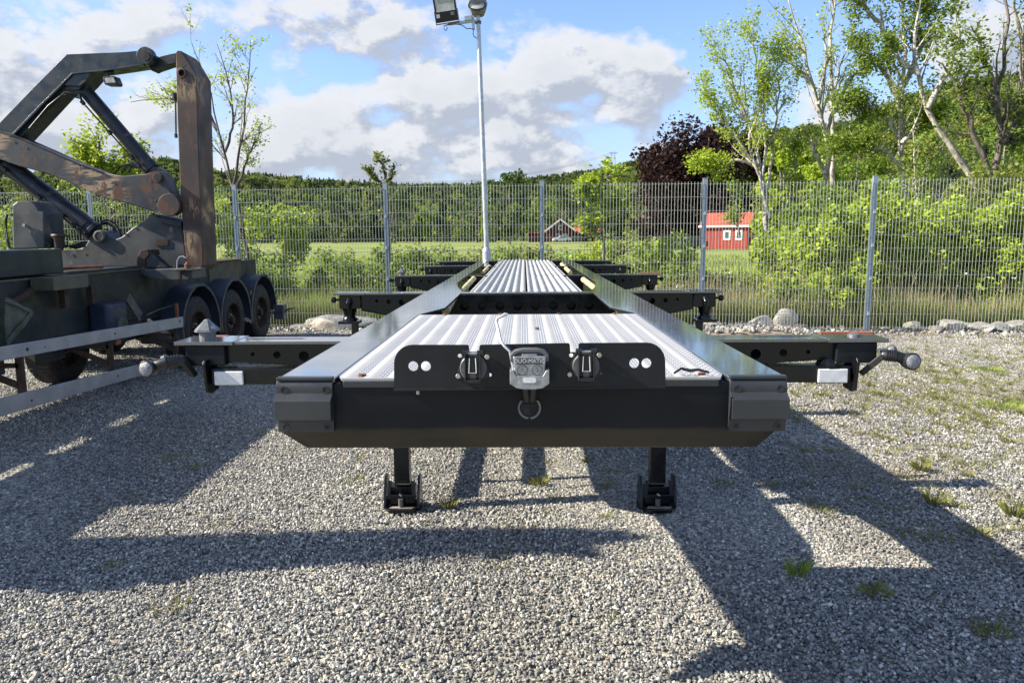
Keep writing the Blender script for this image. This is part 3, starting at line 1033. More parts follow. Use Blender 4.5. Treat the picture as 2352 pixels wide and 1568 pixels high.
for ai, ay in enumerate(ARM_Y):
    for sd in (-1, 1):
        up = ai in (0, 2) and sd == -1
        xo, xi = sd * 1.285, sd * .67
        xb = sd * 1.115
        wy = .13
        # flange plate with a long slot
        slot = [(-.10, -.012), (.10, -.012), (.115, 0), (.10, .012), (-.10, .012), (-.115, 0)]
        sx = sd * .95
        fl = MB().plate_z([[(X(xi), ay), (X(xb), ay), (X(xb), ay + wy), (X(xi), ay + wy)], [(X(sx + a), ay + wy * .62 + b_ * (1 if True else 1)) for a, b_ in slot]], ZT - .012, ZT - .001)
        arm = obj('twist_lock_arm', fl, 'rail', T, bevel=.002)
        zi = 1.325 if ai == 0 else 1.30
        hs = [circ(X(sd * 1.01), 1.395, .010, 12), circ(X(sd * .93), 1.39, .015, 14), circ(X(sd * .84), 1.385, .021, 16)]
        if ai == 0:
            web = [(X(xi), 1.345), (X(xb), 1.372), (X(xb), ZT - .013), (X(xi), ZT - .013)]
            hs = [circ(X(sd * 1.02), 1.40, .008, 12), circ(X(sd * .93), 1.397, .014, 14), circ(X(sd * .83), 1.392, .019, 16)]
        else:
            web = [(X(xi), 1.245), (X(xb), 1.335), (X(xb), ZT - .013), (X(xi), ZT - .013)]
        obj('web_plate', MB().plate_y([web] + hs, ay + .018, ay + .026), 'black', arm)
        obj('web_plate', MB().plate_y([web], ay + wy - .03, ay + wy - .022), 'black', arm)
        if ai:
            bfl = MB().bar((X(xi), ay + wy / 2, 1.245), (X(xb), ay + wy / 2, 1.335), wy * .95, .008)
            obj('lower_flange', bfl, 'black', arm, bevel=.002)
        # corner box and worn top plate
        z0 = 1.362 if ai == 0 else 1.345
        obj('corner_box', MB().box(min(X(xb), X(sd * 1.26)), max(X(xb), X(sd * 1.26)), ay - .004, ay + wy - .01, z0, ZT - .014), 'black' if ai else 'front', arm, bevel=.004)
        cpx = sorted((X(sd * 1.08), X(sd * 1.298)))
        cp = obj('corner_plate', MB().box(cpx[0], cpx[1], ay - .012, ay + wy + .03, ZT - .013, ZT + .001), 'rail', arm, bevel=.003)
        if (ai, sd) in ((0, 1), (2, 1), (0, -1), (2, -1)):
            rs0 = .20 if sd == 1 else .10
            obj('rusty_edge', MB().box(X(sd * 1.21) - rs0 / 2, X(sd * 1.21) + rs0 / 2, ay + wy + .012, ay + wy + .034, ZT - .006, ZT + (.006 if sd == 1 else .003)), 'orange', cp, bevel=.003)
        if up:
            cone(X(sd * 1.205), ay + .07, ZT + .002, cp, 1.0 if ai == 0 else .85)
        elif ai == 0:
            obj('lock_dome', MB().lathe((X(sd * 1.205), ay + .07, ZT), (0, 0, 1), [(0, .024), (.008, .022), (.012, .012), (.013, .0)], 16), 'castdark', cp, smooth=True)
        if ai:
            # lock body under the arm
            bx = X(sd * (1.205))
            obj('lock_body', MB().lathe((bx, ay + .06, z0), (0, 0, -1), [(0, .052), (.02, .045), (.055, .036), (.07, .048), (.085, .050)], 14), 'black', arm, smooth=True)
            obj('lock_foot', MB().box(bx - .07, bx + .07, ay - .0, ay + .12, z0 - .105, z0 - .085), 'black', arm, bevel=.006)
            obj('lock_handle', MB().tube([(bx - .015 * sd, ay - .004, 1.405), (bx - .015 * sd, ay - .03, 1.385), (bx - .015 * sd, ay - .03, 1.30)], [.020, .018, .010], 10), 'black', arm, smooth=True)
            for zz in (1.402,):
                obj('ball_knob', MB().lathe((X(sd * 1.26), ay + .04, zz), (sd, 0, 0), [(0, .008), (.028, .008), (.032, .018), (.045, .022), (.058, .018), (.066, .0)], 12), 'black', arm, smooth=True)

# lamp bar, reflector and rubber marker lamps on the foremost arms
for sd in (-1, 1):
    e0, e1 = X(sd * .668), X(sd * 1.17)
    bar_ = obj('lamp_bar', MB().box(min(e0, e1), max(e0, e1), 2.688, 2.768, 1.291, 1.352), 'black', T, bevel=.006)
    ex = X(sd * 1.178)
    obj('end_bracket', MB().plate_x([[(2.655, 1.372), (2.665, 1.386), (2.76, 1.386), (2.77, 1.376), (2.77, 1.262), (2.70, 1.256), (2.668, 1.268)]], ex - .005, ex + .005), 'black', bar_, bevel=.002)
    rx = sorted((X(sd * 1.045), X(sd * 1.152)))
    rf = obj('reflector', MB().box(rx[0], rx[1], 2.676, 2.686, 1.292, 1.343), 'white', bar_, bevel=.004)
    obj('reflector_base', MB().box(rx[0] - .003, rx[1] + .003, 2.6865, 2.689, 1.289, 1.346), 'plastic', rf)
    if sd == -1:
        L0, L1, L2, LC = (446, 862), (418, 826), (380, 832), (341, 846)
    else:
        L0, L1, L2, LC = (1978, 858), (2030, 815), (2060, 818), (2091, 829)
    Y0 = 2.70
    a, b1, b2, c = pt(*L0, Y0), pt(*L1, Y0 - .04), pt(*L2, Y0 - .06), pt(*LC, Y0 - .07)
    st = obj('marker_stalk', MB().bar(a, b1, .030, .022), 'plastic', bar_, bevel=.004)
    b3 = pt((L2[0] * 2 + LC[0]) / 3 + 0, (L2[1] * 2 + LC[1]) / 3, Y0 - .065)
    obj('rubber_neck', MB().tube([b1 + (b1 - b2) * .15, b1, b2, c + Vector((0, .02, 0))], [.016, .019, .019, .022], 12), 'plastic', st, smooth=True)
    nb = MB()
    for i in range(5):
        p = b1.lerp(b2, .25 + .17 * i)
        nb.cyl(p, b2 - b1, .0225, .004, 14)
    g = obj('bellows_rib', nb, 'plastic', st)
    g['kind'] = 'stuff'
    hd = obj('marker_lamp', MB().lathe(c, (sd * .12, -1, .03), [(-.028, .014), (-.022, .027), (.0, .030), (.014, .031), (.016, .029)], 20), 'plastic', st, smooth=True)
    obj('lens', MB().lathe(c + Vector((sd * .12, -1, .03)).normalized() * .0165, (sd * .12, -1, .03), [(-.004, .026), (.001, .0255), (.006, .020), (.009, .010), (.010, .0)], 20), 'lens', hd, smooth=True)
    # lock handle knob with rod by the corner box
    kx = X(sd * 1.262)
    zz = 1.408 if sd == 1 else 1.392
    ln = .03 if sd == 1 else .05
    kn = obj('ball_knob', MB().lathe((kx, 2.69, zz), (sd, 0, 0) if sd == 1 else (-1, -.25, -.1), [(0, .009), (ln, .009), (ln + .004, .016), (ln + .016, .021), (ln + .028, .017), (ln + .036, .0)], 14), 'castdark', T, smooth=True)
kb = pt(1908, 832, 2.68)
obj('ball_knob', MB().lathe(kb + Vector((0, .05, -.02)), (0, -1, .3), [(-.02, .03), (.02, .022), (.035, .021), (.05, .018), (.058, .0)], 14), 'black', T, smooth=True)
obj('lock_body', MB().cyl(kb + Vector((0, .07, -.04)), (0, 0, 1), .028, .05, 14), 'black', T, smooth=True)

# corrugated aluminium covers over the axles, left and right of the centre joint
for si, (ya, yb) in enumerate([(5.09, 7.26), (7.29, 9.40), (9.43, 11.55)]):
    for sd in (-1, 1):
        n = 90
        V, Fq = [], []
        for j, y in enumerate((ya, ya + .02, yb - .02, yb)):
            for i in range(n + 1):
                u = i / n
                x = .008 + u * .405
                ed = max(0, (u - .80) / .20)
                ph = u * 7.5 * 2 * math.pi
                z = ZT - .006 + .0085 * (math.copysign(abs(math.sin(ph)) ** .6, math.sin(ph))) - .035 * ed ** 2 + .0012 * math.sin(ph * 6)
                if j in (0, 3):
                    z -= .004
                V.append((X(sd * x), y, z))
        for j in range(3):
            for i in range(n):
                a = j * (n + 1) + i
                Fq.append((a, a + 1, a + n + 2, a + n + 1))
        o_ = np_mesh('corrugated_cover', V, Fq, 'corr', T, smooth=True)
        md = o_.modifiers.new('thick', 'SOLIDIFY')
        md.thickness = .004
# cream protective sleeves with black rings on the inner rail edges
for (p, q_) in [((1428, 717), (1388, 676)), ((1374, 668), (1340, 642)), ((1024, 714), (1046, 676)), ((1058, 672), (1088, 640)), ((1310, 626), (1290, 607)), ((1110, 626), (1124, 612))]:
    a, b_ = ptz(*p, 1.395), ptz(*q_, 1.425)
    sl = obj('cream_sleeve', MB().tube([a, b_], .024, 12), 'cream', T, smooth=True)
    for i in range(3):
        c = a.lerp(b_, .2 + .3 * i)
        obj('clamp_ring', MB().cyl(c, b_ - a, .0255, .012, 12), 'plastic', sl)

# landing legs
for sd, lx in ((-1, -.825), (1, .883)):
    ly = 4.86
    lg = obj('landing_leg', MB().box(lx - .052, lx + .052, ly - .052, ly + .052, .17, .95), 'black', T, bevel=.012)
    obj('outer_tube', MB().box(lx - .062, lx + .062, ly - .062, ly + .062, .62, 1.30), 'black', lg, bevel=.012)
    obj('leg_bracket', MB().bar((lx, ly, 1.1), (X(sd * .655), ly, 1.1), .2, .25), 'black', lg, bevel=.004)
    obj('ground_ring', MB().box(lx - .0525, lx + .0525, ly - .0535, ly + .0535, .185, .191), 'olive', lg)
    ft = MB()
    for s_ in (-1, 1):
        ft.plate_x([[(ly - .085, .03), (ly + .085, .03), (ly + .075, .14), (ly + .04, .235), (ly - .02, .235), (ly - .075, .14)]], lx + s_ * .112 - .008, lx + s_ * .112 + .008)
        ft.bar((lx + s_ * .075, ly - .06, .215), (lx + s_ * .085, ly - .075, .105), .022, .012)
    foot = obj('foot_cheek', ft, 'black', lg, bevel=.003)
    obj('foot_block', MB().box(lx - .085, lx + .085, ly - .045, ly + .06, .036, .165), 'black', lg, bevel=.006)
    obj('foot_strap', MB().box(lx - .10, lx + .10, ly - .085, ly - .070, .10, .122), 'black', lg, bevel=.004)
    obj('foot_plate', MB().plate_z([[(lx - .125, ly - .05), (lx - .08, ly - .125), (lx + .08, ly - .125), (lx + .125, ly - .05), (lx + .125, ly + .07), (lx + .08, ly + .125), (lx - .08, ly + .125), (lx - .125, ly + .07)]], .012, .034), 'black', lg, bevel=.006)
    obj('dusty_pad', MB().plate_z([[(lx - .08, ly - .10), (lx + .07, ly - .11), (lx + .09, ly - .08), (lx - .06, ly - .07)]], .035, .040), 'rock_dark', lg)
    obj('foot_pin', MB().cyl((lx - .005, ly - .082, .072), (0, 0, 1), .017, .05, 12), 'castdark', lg, smooth=True)
    obj('split_pin', MB().bar((lx - .012, ly - .09, .132), (lx + .006, ly - .092, .120), .012, .010), 'zinc', lg)

# side guards: posts and two rails each side, whose shadows fall between the legs
for sd in (-1, 1):
    sg = obj('side_guard', MB().box(min(X(sd * 1.24), X(sd * 1.265)), max(X(sd * 1.24), X(sd * 1.265)), 4.95, 7.9, .50, .62), 'guard', T, bevel=.003)
    obj('upper_rail', MB().box(min(X(sd * 1.24), X(sd * 1.265)), max(X(sd * 1.24), X(sd * 1.265)), 5.15, 7.9, .84, .96), 'guard', sg, bevel=.003)
    for yy in (5.25, 7.6):
        obj('guard_post', MB().box(min(X(sd * 1.20), X(sd * 1.24)), max(X(sd * 1.20), X(sd * 1.24)), yy, yy + .05, .48, 1.25), 'black', sg)
obj('hanging_cable', MB().tube([(-1.2, 5.0, .56), (-1.1, 4.95, .44), (-.9, 4.93, .40), (-.6, 5.1, .50), (-.3, 5.3, .86)], .008, 6), 'plastic', T, smooth=True)


def wheel(name, x, y, z, rad, wid, face, parent, dusty=True):
    """tyre, rim and hub on an axle along X; face = side of the outer face"""
    a = (face, 0, 0)
    tr = rad
    prof = [(-wid / 2, tr * .56), (-wid / 2 + .01, tr * .62), (-wid / 2 - .006, tr * .80), (-wid / 2 + .015, tr * .93), (-wid / 2 + .04, tr * .985), (0, tr), (wid / 2 - .04, tr * .985), (wid / 2 - .015, tr * .93),
            (wid / 2 + .006, tr * .80), (wid / 2 - .01, tr * .62), (wid / 2 - .012, tr * .56)]
    w = obj(name, MB().lathe((x, y, z), a, prof, 48, cap=False), 'rubber', parent, smooth=True)
    tm = MB()
    for i in range(48):
        an = 2 * math.pi * i / 48
        c = Vector((x, y + math.cos(an) * tr, z + math.sin(an) * tr))
        for s_ in (-1, 1):
            tm.bar(c + Vector((s_ * wid * .22, 0, 0)) - Vector((wid * .12, 0, 0)), c + Vector((s_ * wid * .22, 0, 0)) + Vector((wid * .12, 0, 0)), .012, .012, up=(0, math.cos(an), math.sin(an)))
    t_ = obj('tread_block', tm, 'rubber', w)
    t_['kind'] = 'stuff'
    rim = obj('rim', MB().lathe((x, y, z), a, [(wid / 2 - .012, tr * .58), (wid / 2 + .0, tr * .57), (wid / 2 - .01, tr * .54), (wid / 2 - .12, tr * .50), (wid / 2 - .14, tr * .30), (wid / 2 - .08, tr * .26), (wid / 2 - .08, tr * .13), (wid / 2 - .01, tr * .12), (wid / 2, tr * .05), (wid / 2, 0)], 32, cap=False), 'brown', w, smooth=True)
    nb_ = MB()
    for i in range(10):
        an = 2 * math.pi * i / 10
        nb_.cyl((x + face * (wid / 2 - .07), y + math.cos(an) * tr * .2, z + math.sin(an) * tr * .2), a, .012, .03, 6)
    n_ = obj('wheel_nut', nb_, 'zinc', w)
    n_['kind'] = 'stuff'
    return w


for yy in (8.3, 9.6, 10.9):
    for sd in (-1, 1):
        wheel('wheel', X(sd * 1.03), yy, .5, .5, .36, sd, T)
    obj('axle', MB().cyl((XC, yy, .5), (1, 0, 0), .06, 1.8, 14), 'black', T, smooth=True)

# ------------------------------------------------------------ side-loading container trailer on the left
L = thing('side_loader', 'weathered dark side-loading trailer with scraped crane arms and three mudguarded wheels', 'crane trailer', (-5.6, 9.0, 0))
XS = -4.93                                   # side of its frame


def z1(x, y):
    return x * .5583, 58.3 + y * .5583


def poly(pts_, Y):
    return [(pt(*z1(x, y), Y).x, pt(*z1(x, y), Y).z) for x, y in pts_]


def slab(name, pts_, Y, th, mat, parent=None, bevel=.01, holes=()):
    return obj(name, MB().plate_y([poly(pts_, Y)] + [poly(h, Y) for h in holes], Y, Y + th), mat, parent or L, bevel=bevel)


def q1(x, y, Y):
    return pt(*z1(x, y), Y)


crane_parts = []
CY = 10.0
ub = slab('upper_boom', [(-260, 735), (-60, 470), (0, 400), (140, 255), (275, 120), (505, 111), (560, 106), (600, 106), (632, 120), (640, 140), (628, 158), (600, 160), (480, 178), (395, 190), (350, 240), (325, 264), (270, 262), (85, 462), (-60, 620), (-180, 760)], CY + .02, .30, 'navy', bevel=.014)
crane_parts.append(ub)
slab('boom_flange', [(-70, 560), (50, 445), (160, 330), (295, 195), (440, 180), (590, 158), (590, 164), (440, 187), (298, 202), (165, 338), (56, 452), (-62, 568)], CY - .045, .07, 'navy', ub, .004)
slab('gusset_plate', [(262, 246), (300, 204), (375, 196), (356, 228), (330, 250)], CY - .03, .05, 'cyl', ub, .006)
obj('pin', MB().cyl(q1(603, 128, CY - .0), (0, 1, 0), .11, .10, 24), 'cyl', ub, bevel=.008)
obj('pin_bore', MB().cyl(q1(600, 127, CY - .055), (0, 1, 0), .055, .02, 20), 'rubber', ub)
lk = slab('link', [(608, 150), (645, 138), (652, 130), (700, 118), (724, 114), (724, 155), (690, 163), (640, 180), (622, 188), (611, 170)], CY + .1, .20, 'cyl')
crane_parts.append(lk)
ms = slab('mast', [(722, 112), (728, 104), (745, 105), (776, 150), (808, 205), (820, 600), (836, 985), (818, 1012), (800, 1005), (782, 985), (765, 962), (752, 830), (738, 620), (728, 350)], CY - .05, .46, 'mast', bevel=.012, holes=[circ(748, 197, 13, 14)])
crane_parts.append(ms)
obj('bore_ring', MB().lathe(q1(748, 197, CY - .05), (0, -1, 0), [(-.03, .058), (.012, .066), (.014, .062), (.014, .042), (-.02, .042)], 22), 'mast', ms, smooth=True)
obj('bore', MB().cyl(q1(748, 197, CY - .0), (0, 1, 0), .043, .06, 18), 'rubber', ms)
obj('pipe', MB().tube([q1(718, 285, CY), q1(722, 300, CY), q1(724, 455, CY)], .012, 8), 'plastic', ms)
obj('pipe_clamp', MB().cyl(q1(718, 292, CY), (0, 0, 1), .035, .08, 8), 'plastic', ms)
obj('pipe_clamp', MB().cyl(q1(724, 455, CY), (0, 0, 1), .022, .05, 8), 'plastic', ms)
la = slab('lower_arm', [(-300, 330), (-120, 395), (0, 437), (50, 450), (120, 480), (200, 515), (300, 560), (430, 608), (500, 620), (600, 611), (640, 598), (660, 602), (674, 620), (702, 690), (722, 728), (716, 762), (690, 783), (650, 772), (540, 738), (400, 700), (300, 655), (200, 612), (80, 580), (0, 552), (-140, 500), (-300, 470)], CY - .10, .28, 'arm', bevel=.012)
crane_parts.append(la)
obj('pin', MB().cyl(q1(697, 739, CY - .12), (0, 1, 0), .145, .05, 26), 'mast', la, bevel=.008)
obj('pin', MB().cyl(q1(649, 627, CY - .11), (0, 1, 0), .066, .02, 20), 'mast', la, bevel=.003)
obj('pin_bore', MB().cyl(q1(649, 627, CY - .122), (0, 1, 0), .045, .01, 18), 'rubber', la)
obj('top_weld', MB().tube([q1(x, y, CY - .10) for x, y in [(0, 437), (50, 450), (120, 480), (200, 515), (300, 560), (430, 608)]], .012, 6), 'cyl', la)
# hydraulic cylinders
a, b_ = q1(345, 262, CY + .16), q1(648, 618, CY + .16)
d = (b_ - a)
c1 = obj('upper_cylinder', MB().tube([a, a + d * .03, a + d * .031, a + d * .86, a + d * .861, a + d * .93], [.075, .075, .088, .088, .098, .098], 24), 'cyl', L, smooth=True)
crane_parts.append(c1)
obj('rod_eye', MB().cyl(b_, (0, 1, 0), .11, .16, 20), 'cyl', c1, bevel=.006)
obj('rod_eye', MB().cyl(a - d * .02, (0, 1, 0), .10, .16, 20), 'cyl', c1, bevel=.006)
a2, b2 = q1(335, 312, CY + .03), q1(604, 612, CY + .03)
obj('pipe', MB().tube([q1(330, 285, CY + .06), a2, a2.lerp(b2, .4), b2, q1(600, 600, CY + .1)], .011, 8), 'plastic', c1, smooth=True)
for kk in (.02, .43, .77, .88, .97):
    obj('pipe_clamp', MB().cyl(a2.lerp(b2, kk), b2 - a2, .026, .05, 10), 'plastic', c1)
for kk in (0, 1, 2):
    obj('hydraulic_hose', MB().tube([q1(470 + kk * 30, 612 - kk * 2, CY + .2), q1(495 + kk * 22, 580, CY + .2), q1(535, 570 + kk * 5, CY + .2), q1(575, 575 + kk * 6, CY + .15), q1(600, 600 + kk * 3, CY + .1)], .012, 8), 'plastic', c1, smooth=True)
a, b_ = q1(30, 575, CY + .16), q1(413, 868, CY + .16)
d = (b_ - a)
c2 = obj('lower_cylinder', MB().tube([a - d * .3, a, a + d * .01, a + d * .86, a + d * .865, a + d * .90, a + d * .91, a + d * .94], [.10, .10, .125, .125, .115, .115, .135, .135], 24), 'cyl', L, smooth=True)
crane_parts.append(c2)
a2, b2 = q1(20, 592, CY + .0), q1(352, 868, CY + .0)
obj('pipe', MB().tube([a2 - (b2 - a2) * .2, a2, b2, q1(380, 880, CY + .05)], .013, 8), 'plastic', c2, smooth=True)
for kk in (.0, .42, .70, .84, .92, 1.0):
    obj('pipe_clamp', MB().cyl(a2.lerp(b2, kk), b2 - a2, .030, .06, 10), 'plastic', c2)
obj('hydraulic_hose', MB().tube([q1(415, 808, CY + .25), q1(440, 800, CY + .25), q1(470, 812, CY + .25), q1(495, 845, CY + .25), q1(500, 880, CY + .25)], .013, 8), 'plastic', c2, smooth=True)
obj('hydraulic_hose', MB().tube([q1(400, 820, CY + .3), q1(440, 812, CY + .3), q1(470, 830, CY + .3), q1(480, 862, CY + .3)], .020, 8), 'plastic', c2, smooth=True)
# pedestal
pd = slab('pedestal', [(245, 925), (330, 921), (352, 905), (372, 870), (392, 850), (414, 843), (434, 849), (452, 868), (476, 880), (500, 870), (545, 832), (600, 798), (618, 775), (640, 778), (700, 790), (745, 800), (765, 960), (782, 990), (740, 1003), (255, 1003)], CY + .02, .42, 'ped', bevel=.016)
crane_parts.append(pd)
obj('pin_boss', MB().lathe(q1(413, 868, CY + .02), (0, -1, 0), [(-.02, .085), (.03, .080), (.035, .072), (.035, .055), (.012, .053), (.012, 0)], 26), 'ped', pd, smooth=True)
obj('bushing', MB().cyl(q1(413, 868, CY + .0), (0, 1, 0), .05, .01, 20), 'rock_dark', pd)
slab('rib_plate', [(620, 770), (650, 790), (700, 800), (745, 804), (745, 830), (700, 822), (655, 810)], CY - .04, .08, 'cyl', pd, .01)
# block and step box on the frame
slab('guide_block', [(562, 965), (576, 924), (606, 922), (614, 940), (596, 962), (596, 996), (562, 992)], CY - .32, .30, 'brown', pd, .008)
slab('guide_block', [(596, 965), (614, 928), (688, 994), (688, 998), (597, 997)], CY - .30, .12, 'cyl', pd, .006)
sb = slab('step_box', [(560, 1000), (604, 1004), (690, 1001), (790, 1000), (792, 1042), (768, 1047), (628, 1048), (560, 1010)], CY - .42, .42, 'ped', L, .01)
slab('step_plate', [(712, 1004), (770, 998), (770, 1001), (790, 1003), (790, 1008), (712, 1009)], CY - .50, .3, 'olive', sb, .004)
slab('latch_post', [(734, 1008), (742, 1008), (742, 1046), (734, 1046)], CY - .50, .05, 'brown', sb, .003)
tw = obj('twist_lock_head', MB().lathe(q1(771, 1000, CY - .45), (0, 0, 1), [(0, .03), (.035, .036), (.05, .036), (.085, .01), (.09, 0)], 10), 'rust', sb, bevel=.004)
obj('wire_handle', MB().tube([q1(728, 1000, CY - .45), q1(728, 970, CY - .45), q1(737, 953, CY - .45), q1(752, 950, CY - .45), q1(764, 957, CY - .45)], .008, 6), 'galv', sb, smooth=True)
# work lamp hanging under the boom
lp = obj('work_lamp', MB().plate_y([poly([(424, 212), (470, 208), (482, 238), (478, 245), (430, 245), (422, 222)], CY - .05)], CY - .05, CY + .10), 'plastic', L, bevel=.01)
slab('lens', [(430, 217), (466, 214), (476, 236), (436, 238)], CY - .058, .006, 'glass', lp, .002)
obj('lamp_bracket', MB().bar(q1(436, 180, CY + .03), q1(440, 212, CY + .03), .05, .05).cyl(q1(455, 195, CY + .03), (1, 0, 0), .02, .09, 8), 'plastic', lp)
crane_parts.append(lp)
for kk in range(3):
    o_ = .03 * kk
    obj('hydraulic_hose', MB().tube([q1(120, 425, CY - .06 + o_), q1(200, 330 + kk * 6, CY - .06 + o_), q1(270, 275 + kk * 5, CY - .05), q1(330, 285 + kk * 8, CY), q1(338, 310, CY + .05)], .011, 8), 'plastic', ub, smooth=True)
for i in range(9):
    obj('hex_bolt', MB().cyl(q1(285 + i * 52, 990, CY + .02), (0, 1, 0), .016, .010, 6), 'castdark', pd)
for (x, y) in ((520, 860), (560, 835), (690, 830), (720, 850), (300, 945), (350, 940)):
    obj('hex_bolt', MB().cyl(q1(x, y, CY + .02), (0, 1, 0), .015, .010, 6), 'mast', pd)
for (x, y) in ((60, 480), (110, 505), (620, 640), (640, 720), (470, 650)):
    obj('grease_nipple', MB().cyl(q1(x, y, CY - .10), (0, 1, 0), .012, .010, 6), 'castdark', la)
obj('data_plate', MB().plate_y([poly([(640, 880), (690, 878), (690, 905), (640, 907)], CY + .01)], CY + .008, CY + .018), 'brown', pd)
# control cabinet, bracket and valve left of the pedestal
cb = slab('control_box', [(48, 740), (66, 724), (128, 722), (146, 736), (160, 760), (180, 770), (182, 918), (52, 922)], 9.15, .40, 'ped', L, .02)
slab('bracket_arm', [(146, 720), (222, 775), (232, 800), (236, 900), (176, 905), (176, 780)], 9.5, .06, 'cyl', L, .006, holes=[circ(194, 815, 13, 12, 26)])
slab('valve_body', [(180, 858), (222, 852), (224, 915), (180, 918)], 9.3, .2, 'plastic', L, .006)
vb = obj('valve_cup', MB().lathe(q1(240, 858, 9.2), (0, 0, -1), [(0, .075), (.02, .085), (.05, .06), (.16, .055), (.2, .035), (.22, 0)], 14), 'mast', L, smooth=True)
obj('hose_loop', MB().tube([q1(50, 780, 9.1), q1(30, 775, 9.1), q1(24, 800, 9.1), q1(30, 880, 9.1), q1(40, 915, 9.1), q1(60, 922, 9.1)], .016, 8), 'plastic', cb, smooth=True)
obj('hose_loop', MB().tube([q1(262, 868, 9.2), q1(278, 866, 9.2), q1(278, 905, 9.2), q1(262, 912, 9.2), q1(250, 900, 9.2)], .010, 8), 'plastic', vb, smooth=True)
for kk in range(4):
    obj('hydraulic_hose', MB().tube([q1(225, 908 + kk * 3, 9.3), q1(270, 912 - kk * 2, 9.3), q1(310, 902 + kk * 5, 9.4), q1(350, 890 + kk * 6, 9.6)], .013, 6), 'plastic', L, smooth=True)
obj('latch_knob', MB().cyl(q1(100, 822, 9.13), (0, 1, 0), .02, .03, 10), 'zinc', cb)

# main frame
fm = obj('main_frame', MB().box(XS - .02, XS, .6, 13.75, .80, 1.42).box(-6.36, -6.34, .6, 13.75, .84, 1.42), 'frame', L, bevel=.004)
obj('top_flange', MB().box(XS - .20, XS + .03, .6, 11.6, 1.42, 1.44).box(-6.5, -6.2, .6, 13.75, 1.42, 1.44), 'olive', fm, bevel=.003)
obj('bottom_flange', MB().box(XS - .20, XS + .03, .6, 13.7, .78, .80).box(-6.5, -6.2, .6, 13.7, .82, .84), 'frame', fm, bevel=.003)
obj('end_panel', MB().box(XS - .03, XS + .012, 11.65, 13.0, 1.12, 1.44), 'olive', fm, bevel=.004)
obj('end_top_plate', MB().box(XS - .25, XS + .10, 11.6, 13.1, 1.44, 1.455), 'brown', fm, bevel=.003)
for yy in (1, 3, 5, 7.5, 9, 11, 13.5):
    obj('cross_member', MB().box(-6.34, XS - .02, yy, yy + .12, .95, 1.38), 'frame', fm, bevel=.004)
obj('tilt_box', MB().box(-5.35, XS + .02, 4.6, 7.94, 1.46, 1.715), 'navy', L, bevel=.012)
obj('slide_plate', MB().box(-6.3, XS + .015, 8.0, 9.6, 1.442, 1.47), 'frame', L, bevel=.004)
obj('loose_bar', MB().cyl((XS - .05, 8.3, 1.50), (.5, 1, .0), .02, .6, 8), 'rust', L)
# corner bracket with two legs
bk = obj('corner_bracket', MB().box(XS + .03, -4.66, 7.35, 7.95, 1.31, 1.44), 'olive', L, bevel=.008)
obj('bracket_leg', MB().box(XS + .05, XS + .12, 7.75, 7.83, 1.10, 1.31), 'brown', bk, bevel=.004)
obj('bracket_leg', MB().box(XS + .05, XS + .12, 8.25, 8.33, 1.10, 1.31), 'brown', bk, bevel=.004)
obj('brace', MB().bar((XS + .03, 7.35, 1.32), (XS + .03, 6.2, .98), .08, .06), 'brown', L, bevel=.004)
obj('brace_web', MB().plate_x([[(4.8, 1.42), (7.4, 1.42), (7.35, 1.30), (6.2, 1.0), (4.8, .96)]], XS + .0, XS + .018), 'frame', L)
tk = obj('air_tank', MB().box(XS + .0, XS + .24, 8.32, 8.75, .62, 1.09), 'tank', L, bevel=.05, seg=4)
obj('slanted_plate', MB().bar((XS + .14, 8.95, 1.12), (XS + .14, 9.22, .84), .02, .13), 'ped', L, bevel=.004)
obj('cross_pipe', MB().tube([(XS + .2, 9.2, .86), (-4.75, 9.6, .90), (-4.75, 10.0, .91)], .016, 8), 'cyl', L)
for ya_, yb_ in ((5.75, 6.0), (6.55, 6.95), (7.4, 7.9), (3.4, 4.6), (9.0, 9.7)):
    obj('slit_break_box', MB().box(XS - .12, XS - .02, ya_, yb_, .55, .779), 'frame', L, bevel=.006)  # boxes added under the frame to break the light slit into dashes
sgn = obj('pale_disc', MB().cyl((XS + .245, 8.6, .80), (1, 0, 0), .12, .01, 20), 'chock', tk)
ck = [(4, 683), (12, 685), (40, 700), (69, 714), (68, 721), (50, 748), (12, 792), (7, 796), (0, 740)]
ckp = [ptx(x, y, -4.78) for x, y in ck]
obj('landing_bracket', MB().plate_x([[(p.y, p.z) for p in ckp]], -4.80, -4.74), 'chock', L, bevel=.01)
obj('bracket_rim', MB().tube([ptx(x, y, -4.72) for x, y in [(8, 690), (40, 703), (66, 717), (50, 742), (14, 786)]], .010, 8), 'chock', L, smooth=True)
obj('rusty_post', MB().box(-4.80, -4.66, 6.2, 6.32, .55, 1.5), 'rust', L, bevel=.006)
obj('lock_box', MB().box(-4.82, -4.64, 6.15, 6.42, 1.20, 1.50), 'frame', L, bevel=.01)

# aluminium side guard: two long rails on brown frames
XG = -4.40


def guard_rail(c, name='guard_rail'):
    p = [ptx(x, y, XG) for x, y in c]
    far_t, far_b, near_t, near_b = p
    e = 1.0 + 3.0 / (far_t.y - near_t.y)
    nt_ = far_t.lerp(near_t, e)
    nb_ = far_b.lerp(near_b, e)
    pr = [(nt_.y, nt_.z), (far_t.y, far_t.z), (far_b.y, far_b.z), (nb_.y, nb_.z)]
    o_ = obj(name, MB().plate_x([pr], XG - .025, XG), 'guard', L, bevel=.006)
    return o_, nt_, nb_, far_t, far_b


